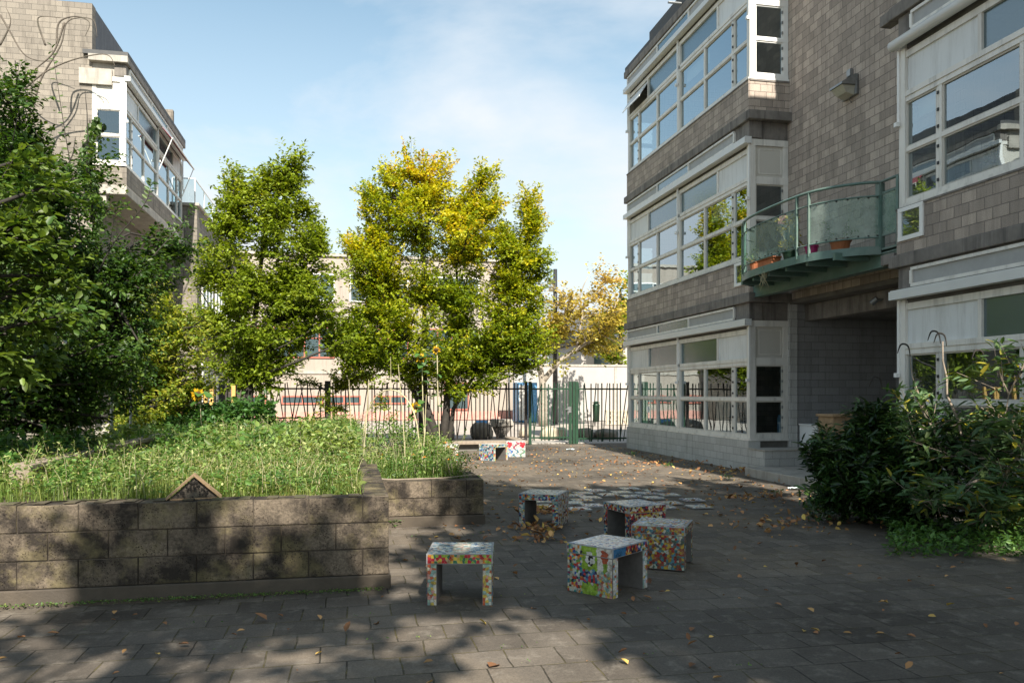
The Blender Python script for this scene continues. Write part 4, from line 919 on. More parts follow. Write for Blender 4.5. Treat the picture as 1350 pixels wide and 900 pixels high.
PAL = dict(
 multi=[(.55,.08,.05),(.60,.25,.06),(.62,.48,.08),(.16,.30,.08),(.08,.28,.28),(.06,.12,.35),(.60,.58,.50),(.55,.50,.36),(.30,.08,.18),(.42,.55,.50),(.05,.05,.06)],
 warm=[(.50,.05,.05),(.62,.55,.32),(.60,.40,.08),(.65,.62,.52),(.20,.05,.08),(.05,.05,.07),(.50,.14,.05)],
 bluewhite=[(.70,.74,.78),(.62,.70,.76),(.74,.75,.74),(.20,.34,.52),(.35,.48,.60),(.08,.15,.38),(.60,.45,.45)],
 white=[(.66,.66,.62),(.70,.69,.66),(.60,.60,.58),(.45,.52,.58),(.64,.62,.60)],
 green=[(.28,.44,.05),(.24,.40,.05),(.32,.48,.08)],
 pastel=[(.60,.30,.25),(.60,.56,.42),(.36,.50,.40),(.58,.45,.10),(.25,.38,.35),(.55,.55,.50),(.45,.12,.06)],
 limeorange=[(.28,.42,.05),(.60,.22,.04),(.45,.03,.04),(.55,.40,.25),(.30,.48,.08),(.5,.04,.05),(.62,.48,.08),(.05,.18,.10)],
 darkblue=[(.05,.05,.08),(.10,.25,.35),(.45,.45,.42),(.06,.10,.25),(.25,.42,.45),(.50,.06,.06)],
 brown=[(.28,.10,.06),(.40,.20,.08),(.12,.18,.14),(.10,.12,.14),(.50,.35,.06),(.35,.06,.05),(.42,.52,.42),(.55,.50,.40),(.10,.25,.30)])
def face(mb, O, U, V_, N_, w_, h_, size, fn, r_, lift=.0015):
    O,U,V_,N_ = map(Vector,(O,U,V_,N_))
    for (cx,cy), poly in voronoi(w_-.008, h_-.008, size, r_):
        col = fn(cx/w_, cy/h_, r_)
        pts = [O+U*(.004+p[0])+V_*(.004+p[1])+N_*lift for p in poly]
        if (U.cross(V_)).dot(N_) < 0: pts = pts[::-1]
        k_ = len(pts); low = [p-N_*(lift+.001) for p in pts]
        mb.add(low+[p+N_*.0012 for p in pts], [tuple(range(k_, 2*k_))]+[(i,(i+1)%k_,k_+(i+1)%k_,k_+i) for i in range(k_)], 1, col)
def pick(*names):
    def f(u,v,r_): p = PAL[names[0] if len(names) == 1 else r_.choice(names)]; return r_.choice(p)
    return f
def zones(cols, rows, table):
    def f(u,v,r_):
        i = min(cols-1,int(u*cols)); j = min(rows-1,int(v*rows)); z = table[(rows-1-j)*cols+i]; uu = u*cols-i; vv = v*rows-j
        if callable(z): return z(uu,vv,r_)
        return r_.choice(PAL[z])
    return f
def ballf(u,v,r_):
    d = math.hypot((u-.5), (v-.45)*1.1)
    if d < .13: return (.03,.03,.03)
    if d < .34: return r_.choice([(.68,.68,.65),(.68,.68,.65),(.04,.04,.04)])
    return r_.choice(PAL['green'])
def flowerf(u,v,r_):
    d = math.hypot(u-.45, v-.62)
    if d < .26: return (.42,.10,.05)
    if abs(u-.5) < .14 and v < .45: return (.22,.34,.06)
    return r_.choice([(.66,.64,.58),(.60,.58,.52)])
def heart(u,v,r_):
    x = (u-.5)*2.8; y = (v-.45)*2.8
    if (x*x+y*y-1)**3-x*x*y**3 < 0: return (.60,.03,.05)
    return r_.choice(PAL['white'])
def blob(col):
    def f(u,v,r_):
        if abs((u-.5)+.35*math.sin(v*7)) < .17: return col
        return r_.choice(PAL['white'])
    return f
def stool(label, cx, cy, rot, top, front, left, right, back=None, legs=None, size=.021, seed=1, wd=.46, dp=.45, H=.365, tilesz=None, leg=.07):
    r_ = random.Random(seed); t = thing('mosaic_stool', label, 'stool', (cx,cy,.0), rot, 'mosaic stools in the courtyard'); a,b = wd/2, dp/2; s_ = H-.07
    back = back or front; legs = legs or front; ts = tilesz or size
    w = MB(); w.local = True; w.box((-a-.004,-b-.004,s_),(a+.004,b+.004,H))
    face(w,(-a+.008,-b+.008,H),(1,0,0),(0,1,0),(0,0,1),wd-.016,dp-.016,ts,top,r_)
    face(w,(-a,-b-.004,s_),(1,0,0),(0,0,1),(0,-1,0),wd,.07,size,front,r_); face(w,(a,b+.004,s_),(-1,0,0),(0,0,1),(0,1,0),wd,.07,size,back,r_)
    face(w,(-a-.004,b,s_),(0,-1,0),(0,0,1),(-1,0,0),dp,.07,size,(lambda u,v,q: left(u,.801+.199*v,q)),r_); face(w,(a+.004,-b,s_),(0,1,0),(0,0,1),(1,0,0),dp,.07,size,(lambda u,v,q: right(u,.8+.2*v,q)),r_)
    w.build('seat', [M['grout'], M['mosaic']], t, bevel=.007)
    for sx, fn in ((-1,left),(1,right)):
        w = MB(); w.local = True
        if sx < 0: w.box((-a,-b,0),(-a+leg,b,s_),0)
        else: w.box((a-leg,-b,0),(a,b,s_),0)
        x0 = -a if sx < 0 else a-leg
        face(w,(x0,-b,0),(1,0,0),(0,0,1),(0,-1,0),leg,s_,size,legs,r_); face(w,(x0+leg,b,0),(-1,0,0),(0,0,1),(0,1,0),leg,s_,size,legs,r_)
        if sx < 0: face(w,(-a,b,0),(0,-1,0),(0,0,1),(-1,0,0),dp,s_,size,(lambda u,v,q: fn(u,v*.8,q)),r_)
        else: face(w,(a,-b,0),(0,1,0),(0,0,1),(1,0,0),dp,s_,size,(lambda u,v,q: fn(u,v*.8,q)),r_)
        w.build('side_panel', [M['grout_dark'], M['mosaic']], t, bevel=.007)
    return t
def topzones(u,v,r_):
    if .36 < u < .64: return r_.choice([(.66,.66,.62),(.60,.45,.42),(.30,.42,.45),(.64,.62,.55)])
    return r_.choice(PAL['bluewhite'])
stool('mosaic stool with lime, orange and red front edge standing nearest the block wall', .805,5.86,R(-11.4), topzones, pick('limeorange'), pick('multi'), pick('multi'), legs=pick('pastel'), seed=11, tilesz=.025, leg=.07)
stool('mosaic stool with a blue and black front edge standing over a pile of leaves', 2.19,8.985,R(-30), pick('white','bluewhite'), pick('darkblue','multi'), pick('darkblue'), pick('white','warm'), legs=pick('darkblue','pastel'), seed=12)
stool('mosaic stool with red, cream and black sides standing behind two other stools', 2.89,7.91,R(-75), pick('white','bluewhite'), pick('warm','darkblue'), pick('warm'), pick('warm'), seed=13)
stool('mosaic stool with a football on a green square on its side, right of centre', 1.937,5.893,R(38), pick('bluewhite','white'), zones(3,1,[lambda u,v,q: (.05,.18,.36), 'warm','multi']), zones(3,2,['multi',ballf,flowerf,'multi',lambda u,v,q: q.choice(PAL['darkblue']) if v > .45 else q.choice(PAL['green']),'pastel']), pick('multi'), legs=pick('white','pastel'), seed=14, size=.019, tilesz=.022, wd=.48, dp=.41)
stool('mosaic stool with brown and dark patterned side and pale blue top, rightmost of the cluster', 2.70,6.675,R(58), pick('bluewhite','pastel'), pick('brown'), pick('brown'), pick('brown'), seed=15)
stool('white-speckled mosaic stool half hidden behind the marigolds', 2.13,17.75,R(-8), pick('white'), pick('white','warm'), pick('multi'), pick('white'), legs=pick('white','darkblue'), seed=16, size=.04)
stool('blue and orange mosaic stool in front of the tree planter, left of the white one', 3.16,17.75,R(35), pick('white'), pick('darkblue','pastel'), pick('darkblue','multi','bluewhite'), pick('multi'), legs=pick('pastel'), seed=17, size=.04)
stool('white mosaic stool with red hearts beside the gate path', 3.86,18.7,R(80), pick('white'), pick('white'), zones(3,2,[heart,blob((.35,.05,.10)),heart,blob((.10,.20,.45)),blob((.08,.22,.30)),blob((.15,.30,.20))]), pick('white'), seed=18, size=.022)

# mosaic pavers let into the ground
tl = [(775,250),(880,258),(625,258),(740,266),(570,270),(850,271),(680,277),(950,277),(535,281),(785,284),(880,290),(600,290),(565,301),(520,313),(955,314),(610,325),(1055,300),(415,328),(930,332),(550,340),(1085,330),(400,306)]
rows = {}
pts_ = sorted([(gnd(600+x/3.375, 570+y/3.375), k) for k,(x,y) in enumerate(tl)], key=lambda q_: q_[0].y)
byrow = {}
for p, k in pts_: byrow.setdefault(int((p.y-9.9)/.58), []).append((p.x, p, k))
rn = ['nearest','second nearest','third nearest','fourth nearest','farthest','very farthest']; on = ['leftmost','second from left','third from left','fourth from left','fifth from left','sixth from left','seventh from left','eighth from left']
hue_ = [('white','mostly white'),('bluewhite','pale blue and white'),('pastel','pastel coloured'),('white','mostly white')]
for ri, key in enumerate(sorted(byrow)):
    for ci, (x_, p, k) in enumerate(sorted(byrow[key], key=lambda q_: q_[0])):
        pal, word = hue_[(k*7+ri) % 4] if k not in (12,) else ('warm','red and cream')
        t = thing('mosaic_paver', f'{word} mosaic paver in the {rn[min(ri,5)]} row of pavers, {on[min(ci,7)]}', 'paver', (p.x,p.y,.004), random.Random(k).uniform(-.03,.03), 'mosaic pavers let into the courtyard')
        w = MB(); w.local = True; w.box((-.145,-.135,-.01),(.145,.135,.005)); face(w,(-.143,-.133,.005),(1,0,0),(0,1,0),(0,0,1),.286,.266,.028,pick(pal,pal,'bluewhite','multi') if pal != 'white' else pick('white','bluewhite','white','pastel'),random.Random(k+50),.002)
        w.build('tile_field', [M['grout'], M['mosaic']], t)

# ================================================================== VEGETATION
def Vn(*a): return np.array(a, float)
def lobe(px,py,t,rpx,rpy,ry=None,w_=1):
    c = at(px,py,t); return (list(c), [rpx*t/FPX, (ry if ry else rpx*t/FPX), rpy*t/FPX], w_)
# --- T1: green hornbeam
b = at(330,560,20.0); bz = Vector((b.x,b.y,.4))
def P_(px,py,t): return at(px,py,t)
tree('hornbeam_tree', 'green hornbeam with ragged upright top standing left of the yellow one', 'tree', bz,
 [([bz, P_(328,500,20), P_(335,420,20), P_(350,300,20.2), P_(375,225,20.2)], (.11,.02)), ([P_(330,470,20), P_(300,380,19.8), P_(310,270,19.8)], (.06,.012)), ([P_(332,450,20), P_(390,380,20.3), P_(425,330,20.3)], (.05,.012)), ([P_(330,480,20), P_(290,430,20), P_(262,380,20)], (.04,.01))],
 [lobe(345,420,20,75,75,1.3,5), lobe(340,330,20,62,70,1.1,4), lobe(395,400,20.3,50,60,1,2.2), lobe(290,380,19.8,42,58,.9,2), lobe(330,480,20,70,34,1.2,2.2), lobe(372,268,20.2,24,34,.5,.8), lobe(386,225,20.2,10,30,.3,.4), lobe(312,262,19.8,13,28,.35,.3), lobe(345,285,20,42,40,.8,1.6), lobe(385,320,20.2,34,40,.8,1.2), lobe(405,290,20.3,12,22,.3,.25), lobe(425,385,20.3,30,36,.7,1.1), lobe(438,430,20.4,32,34,.8,1.0), lobe(352,245,20,14,22,.4,.3), lobe(390,215,20.2,6,26,.2,.2), lobe(306,235,19.8,5,24,.2,.18),
  lobe(272,350,19.8,20,26,.5,.5)],
 1650, M['leaf_hornbeam'], M['bark_dark'], .092, 40, .62, .28, wid=.6, huef=lambda p: .25+.35*rng.random(len(p))+.05*(p[:,2]-3))
# --- T2: yellow hornbeam
bz = Vector((2.35,21.7,.17))
def h2(p):
    z = p[:,2]; return np.clip(.10+.080*(z-2.2)+.09*np.sin(p[:,0]*2.1+z*1.3)+.15*rng.normal(size=len(p)), 0, 1)
tree('hornbeam_tree', 'large multi-stemmed hornbeam turning gold at the top in the centre', 'tree', bz,
 [([bz, P_(560,530,22), P_(558,470,22), P_(560,360,22), P_(548,230,22)], (.13,.02)), ([bz+Vector((.15,0,0)), P_(590,520,22), P_(605,440,22.2), P_(600,300,22.2)], (.12,.015)), ([bz+Vector((.3,.1,0)), P_(598,540,22), P_(640,470,22.2), P_(690,350,22.3)], (.08,.012)),
  ([bz+Vector((-.1,0,0)), P_(552,530,22), P_(520,460,21.8), P_(490,350,21.8)], (.09,.012)), ([P_(560,520,22), P_(520,490,21.6), P_(465,460,21.4)], (.05,.01))],
 [lobe(578,330,22,88,80,1.7,7), lobe(560,430,22,104,60,1.9,6.5), lobe(648,430,22.2,76,60,1.4,4), lobe(495,420,21.8,56,55,1.1,2.6), lobe(552,288,22,54,36,1.1,2.4), lobe(618,296,22.2,46,36,1,1.8), lobe(688,380,22.3,34,60,.9,2.4), lobe(655,345,22.3,36,52,1,2.4), lobe(488,345,21.8,40,46,1,1.6), lobe(700,450,22.3,34,36,.8,1.4), lobe(547,228,22,8,38,.3,.7), lobe(598,242,22,8,34,.3,.6), lobe(652,262,22.3,9,40,.3,.7), lobe(698,300,22.3,11,44,.35,1), lobe(500,270,21.8,22,46,.6,.9),
  lobe(462,455,21.5,34,34,.8,1.3), lobe(600,495,22,70,18,1.2,1.3), lobe(700,440,22.3,30,50,.7,1), lobe(510,250,21.8,7,30,.3,.5), lobe(574,235,22,6,32,.3,.4), lobe(627,246,22.2,7,34,.3,.5), lobe(470,330,21.8,14,26,.4,.4), lobe(716,345,22.3,8,34,.3,.5), lobe(488,275,21.8,7,26,.3,.35)],
 3500, M['leaf_autumn'], M['bark_dark'], .085, 44, .66, .38, huef=h2, wid=.6, limbs=34)
# --- T3: thin yellow-brown tree beyond the fence
bz = at(716,559,37); bz = Vector((bz.x,bz.y,0))
tree('plane_tree', 'thinning yellow-brown tree beyond the gate, pale twigs showing', 'tree', bz,
 [([bz, P_(716,515,37), P_(712,480,37), P_(735,440,37)], (.22,.08)), ([P_(714,505,37), P_(738,475,37), P_(790,440,37), P_(815,395,37)], (.14,.03)), ([P_(712,490,37), P_(695,450,37), P_(700,400,37)], (.11,.03)), ([P_(735,440,37), P_(760,400,37), P_(775,365,37)], (.07,.02)), ([P_(760,460,37), P_(770,400,37.5), P_(800,372,38)], (.06,.015))],
 [lobe(765,415,37,58,36,2.4,4), lobe(720,435,37,34,42,1.8,2.4), lobe(805,420,38,32,46,1.6,2.2), lobe(790,372,38,38,18,1.5,.8), lobe(760,468,37,50,20,2,1.5), lobe(805,470,37.5,26,15,1.2,.5)],
 500, M['leaf_plane'], M['bark_pale'], .15, 18, 1.0, .2, wid=.75, huef=lambda p: np.clip(.15+.13*(p[:,2]-3)+.2*rng.random(len(p)),0,1), limbs=40, twig_every=2)
# dark green tree further behind
bz = at(818,545,58); bz = Vector((bz.x,bz.y,0))
tree('far_tree', 'dark green far tree just left of the right building', 'tree', bz, [([bz, P_(818,450,58), P_(818,380,58)], (.25,.08))], [lobe(822,400,58,16,36,1.6,2), lobe(800,440,58,20,30,1.6,1)], 110, M['leaf_hornbeam'], M['bark'], .3, 22, 1.3, .4, wid=.7, limbs=12)
# ivy-like bright shrub hanging on the fence
bz = at(440,560,22.6)
tree('fence_shrub', 'bright green shrub leaning over the bar fence left of the yellow tree', 'shrub', (bz.x,bz.y,.4), [([Vector((bz.x,bz.y,.4)), at(440,520,22.6), at(470,495,22.6)], (.03,.01))], [lobe(450,500,22.4,62,11,.35,3), lobe(500,492,22.3,24,10,.3,1), lobe(455,530,22.5,10,24,.2,.5)], 150, M['leaf_hornbeam'], M['bark_dark'], .075, 26, .35, .1, huef=lambda p: .6+.3*rng.random(len(p)), limbs=10)

# --- left: near hornbeam mass
def W3(x,y,z): return Vector((x,y,z))
b0 = W3(-5.3,9.6,.5)
tree('hornbeam_hedge_tree', 'dark hornbeam at the left edge with long leafy shoots reaching up the building', 'tree', b0,
 [([b0, W3(-5.2,9.5,2), W3(-5.0,9.4,4), W3(-4.7,9.3,5.2)], (.09,.02)), ([W3(-5.2,9.5,1.6), W3(-4.3,9.0,2.6), W3(-3.6,8.8,3.4)], (.05,.012)), ([W3(-5.2,9.6,1.5), W3(-6.0,10,3), W3(-6.2,10,4.4)], (.05,.012)),
  ([at(120,420,10.5), at(125,330,10.6), at(118,200,10.6), at(112,120,10.6)], (.02,.004)), ([at(90,360,10), at(80,250,10), at(100,180,10)], (.02,.004)), ([at(60,330,9.4), at(30,180,9.4), at(20,80,9.4)], (.025,.006))],
 [lobe(20,330,9,110,120,1.3,5), lobe(60,440,9.4,110,100,1.3,6), lobe(130,440,10,75,75,1.2,4), lobe(195,380,11,55,40,.8,2), lobe(15,220,9,40,75,.8,1.7), lobe(2,140,9,24,60,.6,.8), lobe(85,320,10,36,50,.8,1), lobe(115,240,10.6,16,70,.3,.5), lobe(40,540,9.4,90,45,1,3), lobe(130,500,10.4,60,60,1,2.4), lobe(225,330,11.5,26,14,.5,.35), lobe(-80,350,9,100,200,1.5,4)],
 1900, M['leaf_dark'], M['bark_dark'], .062, 32, .5, .25, huef=lambda p: .35+.45*rng.random(len(p)), wid=.6, limbs=40, twig_every=4)
b0 = W3(-3.9,5.6,0)
b0 = W3(-4.6,7.6,.6)
tree('near_hornbeam', 'nearest hornbeam with large light-green leaves at the left edge', 'tree', b0,
 [([b0, W3(-4.5,7.4,1.6), W3(-4.2,7.0,2.6), W3(-4.0,6.9,3.4)], (.05,.012)), ([W3(-4.5,7.5,1.2), W3(-3.9,7,2.0), W3(-3.3,6.9,2.4)], (.03,.008))],
 [lobe(10,360,7,70,60,.6,2), lobe(60,400,7.2,60,40,.5,1.3), lobe(-30,300,7,60,60,.6,1), lobe(0,470,7.2,60,40,.6,1.2), lobe(30,250,7.2,40,40,.5,.7)],
 230, M['leaf_dark'], M['bark_dark'], .085, 24, .45, .1, huef=lambda p: .7+.3*rng.random(len(p)), wid=.6, limbs=22)
# backlit yellow-green hedge behind
b0 = W3(-4.4,16.5,.3)
tree('yellow_green_hedge', 'sunlit yellow-green hornbeam hedge between the dark tree and the green one', 'hedge', b0,
 [([b0, W3(-4.4,16.4,1.5), W3(-4.2,16.4,2.6)], (.07,.02)), ([W3(-4.4,16.4,1), W3(-3.8,16.4,2), W3(-3.4,16.4,2.6)], (.04,.01))],
 [lobe(225,450,15.5,62,62,1,5), lobe(200,520,15,55,42,.9,3), lobe(262,470,16.5,34,60,.8,2), lobe(175,400,15,40,50,.8,2), lobe(240,520,16,40,30,.7,1.5)],
 700, M['leaf_glow'], M['bark_dark'], .07, 30, .5, .15, wid=.62, limbs=24)
# long arching shoots
def shoot(label, pts, n, lsz, m_, seed):
    root = thing('leafy_shoot', label, 'shoot', tuple(pts[0])); c = catmull([tuple(p) for p in pts], 8); w = MB().tube(c, [.012-.010*i/(len(c)-1) for i in range(len(c))], 5); w.build('stem', M['bark_dark'], root, smooth=True)
    ii = np.linspace(3, len(c)-1, n); Pp = np.array([list(c[int(i)].lerp(c[min(len(c)-1,int(i)+1)], i-int(i))) for i in ii]); tg = np.array([list((c[min(len(c)-1,int(i)+1)]-c[max(0,int(i)-1)]).normalized()) for i in ii])
    sd = np.cross(tg, rnd_dir(n)*.3+np.array([0,1.,0])); sd *= np.where(np.arange(n)%2, 1, -1)[:,None]
    D = tg*.5+sd+rng.normal(size=(n,3))*.2; V,F,T = leaves_geo(Pp, D, np.array([0,-.5,.8])+rng.normal(size=(n,3))*.4, lsz*(.7+.5*rng.random(n)), .55, .3+.5*rng.random(n)); npmesh('foliage', V,F,m_,root,T)
shoot('thin leafy shoot rising against the left building wall', [at(108,330,10),at(100,260,10),at(85,170,10),at(68,60,10)], 46, .075, M['leaf_dark'], 1)
shoot('leafy shoot arching right below the overhanging bay', [at(120,380,10),at(150,320,10),at(190,270,10),at(200,240,10)], 34, .075, M['leaf_dark'], 2)
shoot('long leafy shoot pointing up right towards the annex', [at(150,400,10.5),at(200,340,10.8),at(240,295,11),at(256,272,11)], 34, .075, M['leaf_dark'], 3)
shoot('leafy shoot with sparse leaves against the pale wall at the far left', [at(50,300,9.5),at(45,220,9.5),at(35,150,9.5),at(12,90,9.5)], 44, .075, M['leaf_dark'], 4)
# bare wisteria-like branches on the wall
w = MB(); r_ = random.Random(9)
for st in ([(40,170),(52,110),(80,60),(90,28),(122,26),(128,50)], [(30,120),(60,95),(100,78),(140,72),(152,88)], [(0,20),(12,40),(30,70),(50,80),(75,80)], [(60,60),(50,30),(55,22),(80,24)], [(85,30),(70,70),(40,100),(36,140)], [(0,60),(14,30),(8,10)], [(38,180),(42,120),(50,90)], [(75,58),(78,30),(100,22),(118,30),(112,48)]):
    c = catmull([tuple(at(x,y,19.5)) for x,y in st], 6); w.tube(c, [.026-.02*i/(len(c)-1) for i in range(len(c))], 5)
tag(w.build('bare_climber', M['bark'], smooth=True), 'bare twisting climber branches in front of the pale block wall', 'climber')
def clad(name, label, boxes, lm, n, lsz, hue):
    root = thing(name, label, 'climbing plant', (boxes[0][0], boxes[0][2], boxes[0][4])); P=[];
    st = MB()
    for (x0,x1,y0,y1,z0,z1,w_) in boxes:
        m_ = int(n*w_); p = np.stack([rng.uniform(x0,x1,m_), rng.uniform(y0,y1,m_), rng.uniform(z0,z1,m_)],1); p = p[rng.random(m_) < .25+.75*(.5+.5*np.sin(p[:,2]*3.1+p[:,0]*4))]; p[:,0] += .15*np.sin(p[:,2]*2.3); P.append(p)
        for k in range(5): x = rng.uniform(x0,x1); st.tube([(x,y1,z0),(x+.1,y1,(z0+z1)/2),(x-.05,y1,z1)], [.02,.012,.004], 4)
    P = np.concatenate(P); m_ = len(P); D = rng.normal(size=(m_,3))*.5+np.array([0,-.3,-.8]); N = np.array([0,-1,.4])+rng.normal(size=(m_,3))*.4
    V,F,T = leaves_geo(P,D,N,lsz*(.6+.7*rng.random(m_)),.8,hue+.3*rng.random(m_)); npmesh('foliage', V,F,M[lm],root,T); st.build('stem', M['bark_dark'], root)
a = at(0,0,21)
clad('ivy', 'column of ivy climbing the corner of the left building below the bay', [(at(112,0,20.6).x, at(126,0,20.6).x, 22.3,22.55, 1.0, 8.6, .45),(at(60,0,20.6).x, at(110,0,20.6).x, 22.2,22.55, .8, 5.0, .8)], 'leaf_dark', 3000, .14, .5)
clad('ivy', 'ivy with yellow leaves covering the far left of the pale block wall', [(at(0,0,20.6).x, at(35,0,20.6).x, 22.2,22.55, 1.0, 8.2, 1.0),(at(-60,0,20.6).x, at(0,0,20.6).x, 22.2,22.55, 1.0, 9.0, .8),(at(35,0,20.6).x, at(66,0,20.6).x, 22.2,22.55, 1.0, 6.6, .8)], 'leaf_dark', 3000, .14, .55)

# --- unseen trees behind the camera, added and shaped to throw shade and dapples
def shader_tree(label, base, lobes, n, lsize=.2):
    tree('unseen_shade_tree', label, 'tree', base, [([Vector(base), Vector((base[0],base[1],4)), Vector((base[0]+.2,base[1]+.3,9))], (.25,.08))], lobes, n, M['leaf_dark'], M['bark'], lsize, 26, .9, .2, wid=.7, limbs=24, twig_every=6, shell=.2)
shader_tree('tall unseen leafy tree behind the viewpoint to the right, added to shade the courtyard', (5,-6,0), [((3.5,-2.2,9.6),(2.1,2.6,2.0),4), ((6.0,-3,9.2),(2.4,3.2,2.4),4), ((4.0,-6.5,8.8),(2.1,2.6,2.4),3.5), ((6.2,-7.2,7.5),(2.4,2.6,2.6),3), ((5.0,-.5,11.2),(2.6,1.6,1.4),2.4)], 1500, .26)
shader_tree('unseen leafy tree behind the viewpoint to the left, crown shaped to cast dapples', (-2.5,-8,0), [((-2.8,-3.4,7.6),(2.3,.9,.9),1.5), ((-3.6,-2.5,8.0),(1.6,.5,.8),1.6), ((-1.0,-2.3,7.9),(1.3,.45,.7),1.3), ((-.4,-5.2,8.2),(1.5,1.0,1.2),1.3), ((-5.5,-3.2,7.6),(2.0,1.2,1.2),1.2), ((.6,-3.6,8.4),(1.2,.8,.8),.9), ((-1.2,-2.2,7.0),(.9,.5,.8),.5)], 205, .20)
shader_tree('unseen leafy tree beside the viewpoint at the far left, added to shade the hedge', (-8,-3,0), [((-6.2,-.4,9.0),(2.0,1.9,1.6),3), ((-8,-.6,8.2),(2,2,2),2), ((-5.2,-1.4,8.6),(1.3,1.2,1.0),1)], 480, .24)

# --- right bushes
b0 = gnd(1150,684); 
tree('laurel_bush', 'dense dark glossy laurel bush in front of the passage', 'bush', (b0.x,b0.y,0), [([(b0.x,b0.y,0),(b0.x+.1,b0.y,.7),(b0.x+.1,b0.y,1.2)], (.03,.01)), ([(b0.x,b0.y,0),(b0.x-.5,b0.y+.3,.6)], (.02,.01))],
 [lobe(1150,602,9.3,72,60,.7,6), lobe(1200,580,9.2,58,52,.7,3.4), lobe(1108,594,9.6,38,42,.5,2.2), lobe(1180,645,9.0,78,34,.6,3), lobe(1250,620,9.0,56,55,.7,2.2), lobe(1135,652,9.2,56,26,.5,1.5)],
 950, M['leaf_laurel'], M['bark_dark'], .105, 24, .34, .55, wid=.30, limbs=24)
b0 = gnd(1290,700)
tree('buddleia_bush', 'tall loose butterfly bush with drooping flower spikes at the right edge', 'bush', (b0.x,b0.y,0), [([(b0.x,b0.y,0), at(1280,620,8.6), at(1250,520,8.7), at(1243,450,8.8)], (.025,.006)), ([(b0.x,b0.y,0), at(1310,620,8.5), at(1330,520,8.4)], (.025,.006)), ([(b0.x,b0.y,0), at(1260,630,8.6), at(1215,540,8.8), at(1200,470,8.9)], (.02,.005)), ([(b0.x,b0.y,0), at(1330,620,8.2), at(1370,540,8.0)], (.025,.006))],
 [lobe(1300,600,8.4,66,62,.6,5), lobe(1250,530,8.7,34,42,.4,1.2), lobe(1325,535,8.3,48,40,.5,1.8), lobe(1228,572,8.7,34,36,.4,1.2), lobe(1335,630,8.0,58,56,.6,3), lobe(1243,465,8.8,10,24,.12,.3), lobe(1203,490,8.9,14,20,.2,.35), lobe(1325,480,8.4,26,12,.3,.4), lobe(1270,650,8.0,66,28,.5,1.6), lobe(1370,560,8,50,80,.6,2)],
 215, M['leaf_buddleia'], M['wood_grey'], .13, 16, .42, .30, wid=.30, limbs=34, twig_every=1, perb=5)
w = MB()
for px,py in ((1232,437),(1192,454),(1240,440),(1290,462),(1155,497)):
    c = catmull([tuple(at(px+8,py+16,8.7)), tuple(at(px+5,py+2,8.7)), tuple(at(px-4,py,8.7)), tuple(at(px-9,py+12,8.7))], 5); w.tube(c, [.004,.005,.006,.007,.008,.009,.009,.010,.009,.010,.008,.009,.007,.006,.005,.003][:len(c)], 6)
for k, o in enumerate(build_each(w, 'flower_spike', M['bark_dark'], smooth=True)): tag(o, 'withered hooked flower spike of the butterfly bush, '+['topmost one','lower left one against the white post','one just right of the topmost','rightmost one','lowest one over the laurel'][k], 'flower spike', 'withered spikes of the butterfly bush')

# --- low plants
def herbs(name, label, cat, fn_pos, n, lm, lsz, wid=.5, up=.6, kind=None, hue=(0,1), layers=1, group=None, base=None):
    p = np.array([fn_pos() for _ in range(n)]); D = rng.normal(size=(n,3)); D[:,2] = np.abs(D[:,2])*up; N = np.array([0,0,1.])+rng.normal(size=(n,3))*.5
    V,F,T = leaves_geo(p,D,N,lsz*(.5+.9*rng.random(n)),wid,hue[0]+(hue[1]-hue[0])*rng.random(n))
    o = npmesh(name, V,F,M[lm],None,T, loc=tuple(base) if base is not None else (0,0,0)); tag(o,label,cat,group,kind); return o
r_ = random.Random(21)
def patch(px0,px1,py0,py1,z0,z1,zb=0):
    def f():
        p = gnd(r_.uniform(px0,px1), r_.uniform(py0,py1), zb); h = r_.random()**1.4; return (p.x,p.y,zb+z0+(z1-z0)*h)
    return f
herbs('ground_cover', 'green ground cover plants along the foot of the right bushes', 'ground cover', patch(1170,1400,690,735,0,.16), 3000, 'leaf_bed', .062, .42, .8, 'stuff', (.1,.7))
herbs('ground_cover', 'dark creeping ivy at the foot of the laurel', 'ground cover', patch(1065,1200,640,690,0,.16), 1600, 'leaf_laurel', .06, .8, .5, 'stuff', (.3,1))

# grass in the beds
def grass(n, fn, h0, h1, name, label, lean=.35, hue=(0,1), wdt=.004, z=None):
    pos = np.array([fn() for _ in range(n)]); cl = np.array([clumpy(p[0]*.8+2,p[1]*.8) for p in pos]); h = rng.uniform(h0,h1,n)*(.4+.6*rng.random(n)+.7*cl**2); d = rnd_dir(n); d[:,2] = 0; s_ = np.cross(d,[0,0,1.])
    s_ /= np.linalg.norm(s_,axis=1)[:,None]+1e-9; ln = lean*rng.random(n)
    b = pos; m_ = b+d*(h*ln*.35)[:,None]+np.array([0,0,1.])*(h*.6)[:,None]; t_ = b+d*(h*ln*1.3)[:,None]+np.array([0,0,1.])*(h*(1-.4*ln))[:,None]; wv = s_*wdt
    V = np.stack([b-wv,b+wv,m_+wv*.8,m_-wv*.8,t_+wv*.15,t_-wv*.15],1).reshape(-1,3); i = np.arange(n)[:,None]*6
    F = np.concatenate([i+np.array([[0,1,2,3]]), i+np.array([[3,2,4,5]])],1).reshape(-1,4)
    T = np.stack([np.clip(hue[0]+(hue[1]-hue[0])*(.5*rng.random(n)+.6*np.array([clumpy(p[0]*1.4,p[1]*1.1+4) for p in pos])),0,1), rng.random(n)],1).repeat(6,0)
    o = npmesh(name,V,F,M['grass'],None,T,loc=(0,0,0)); tag(o,label,'grass',None,'stuff'); return o
def clumpy(x,y): return .5+.5*math.sin(x*3.1+1.3*math.sin(y*2.3))*math.sin(y*2.7+1.7*math.sin(x*1.9+.5))
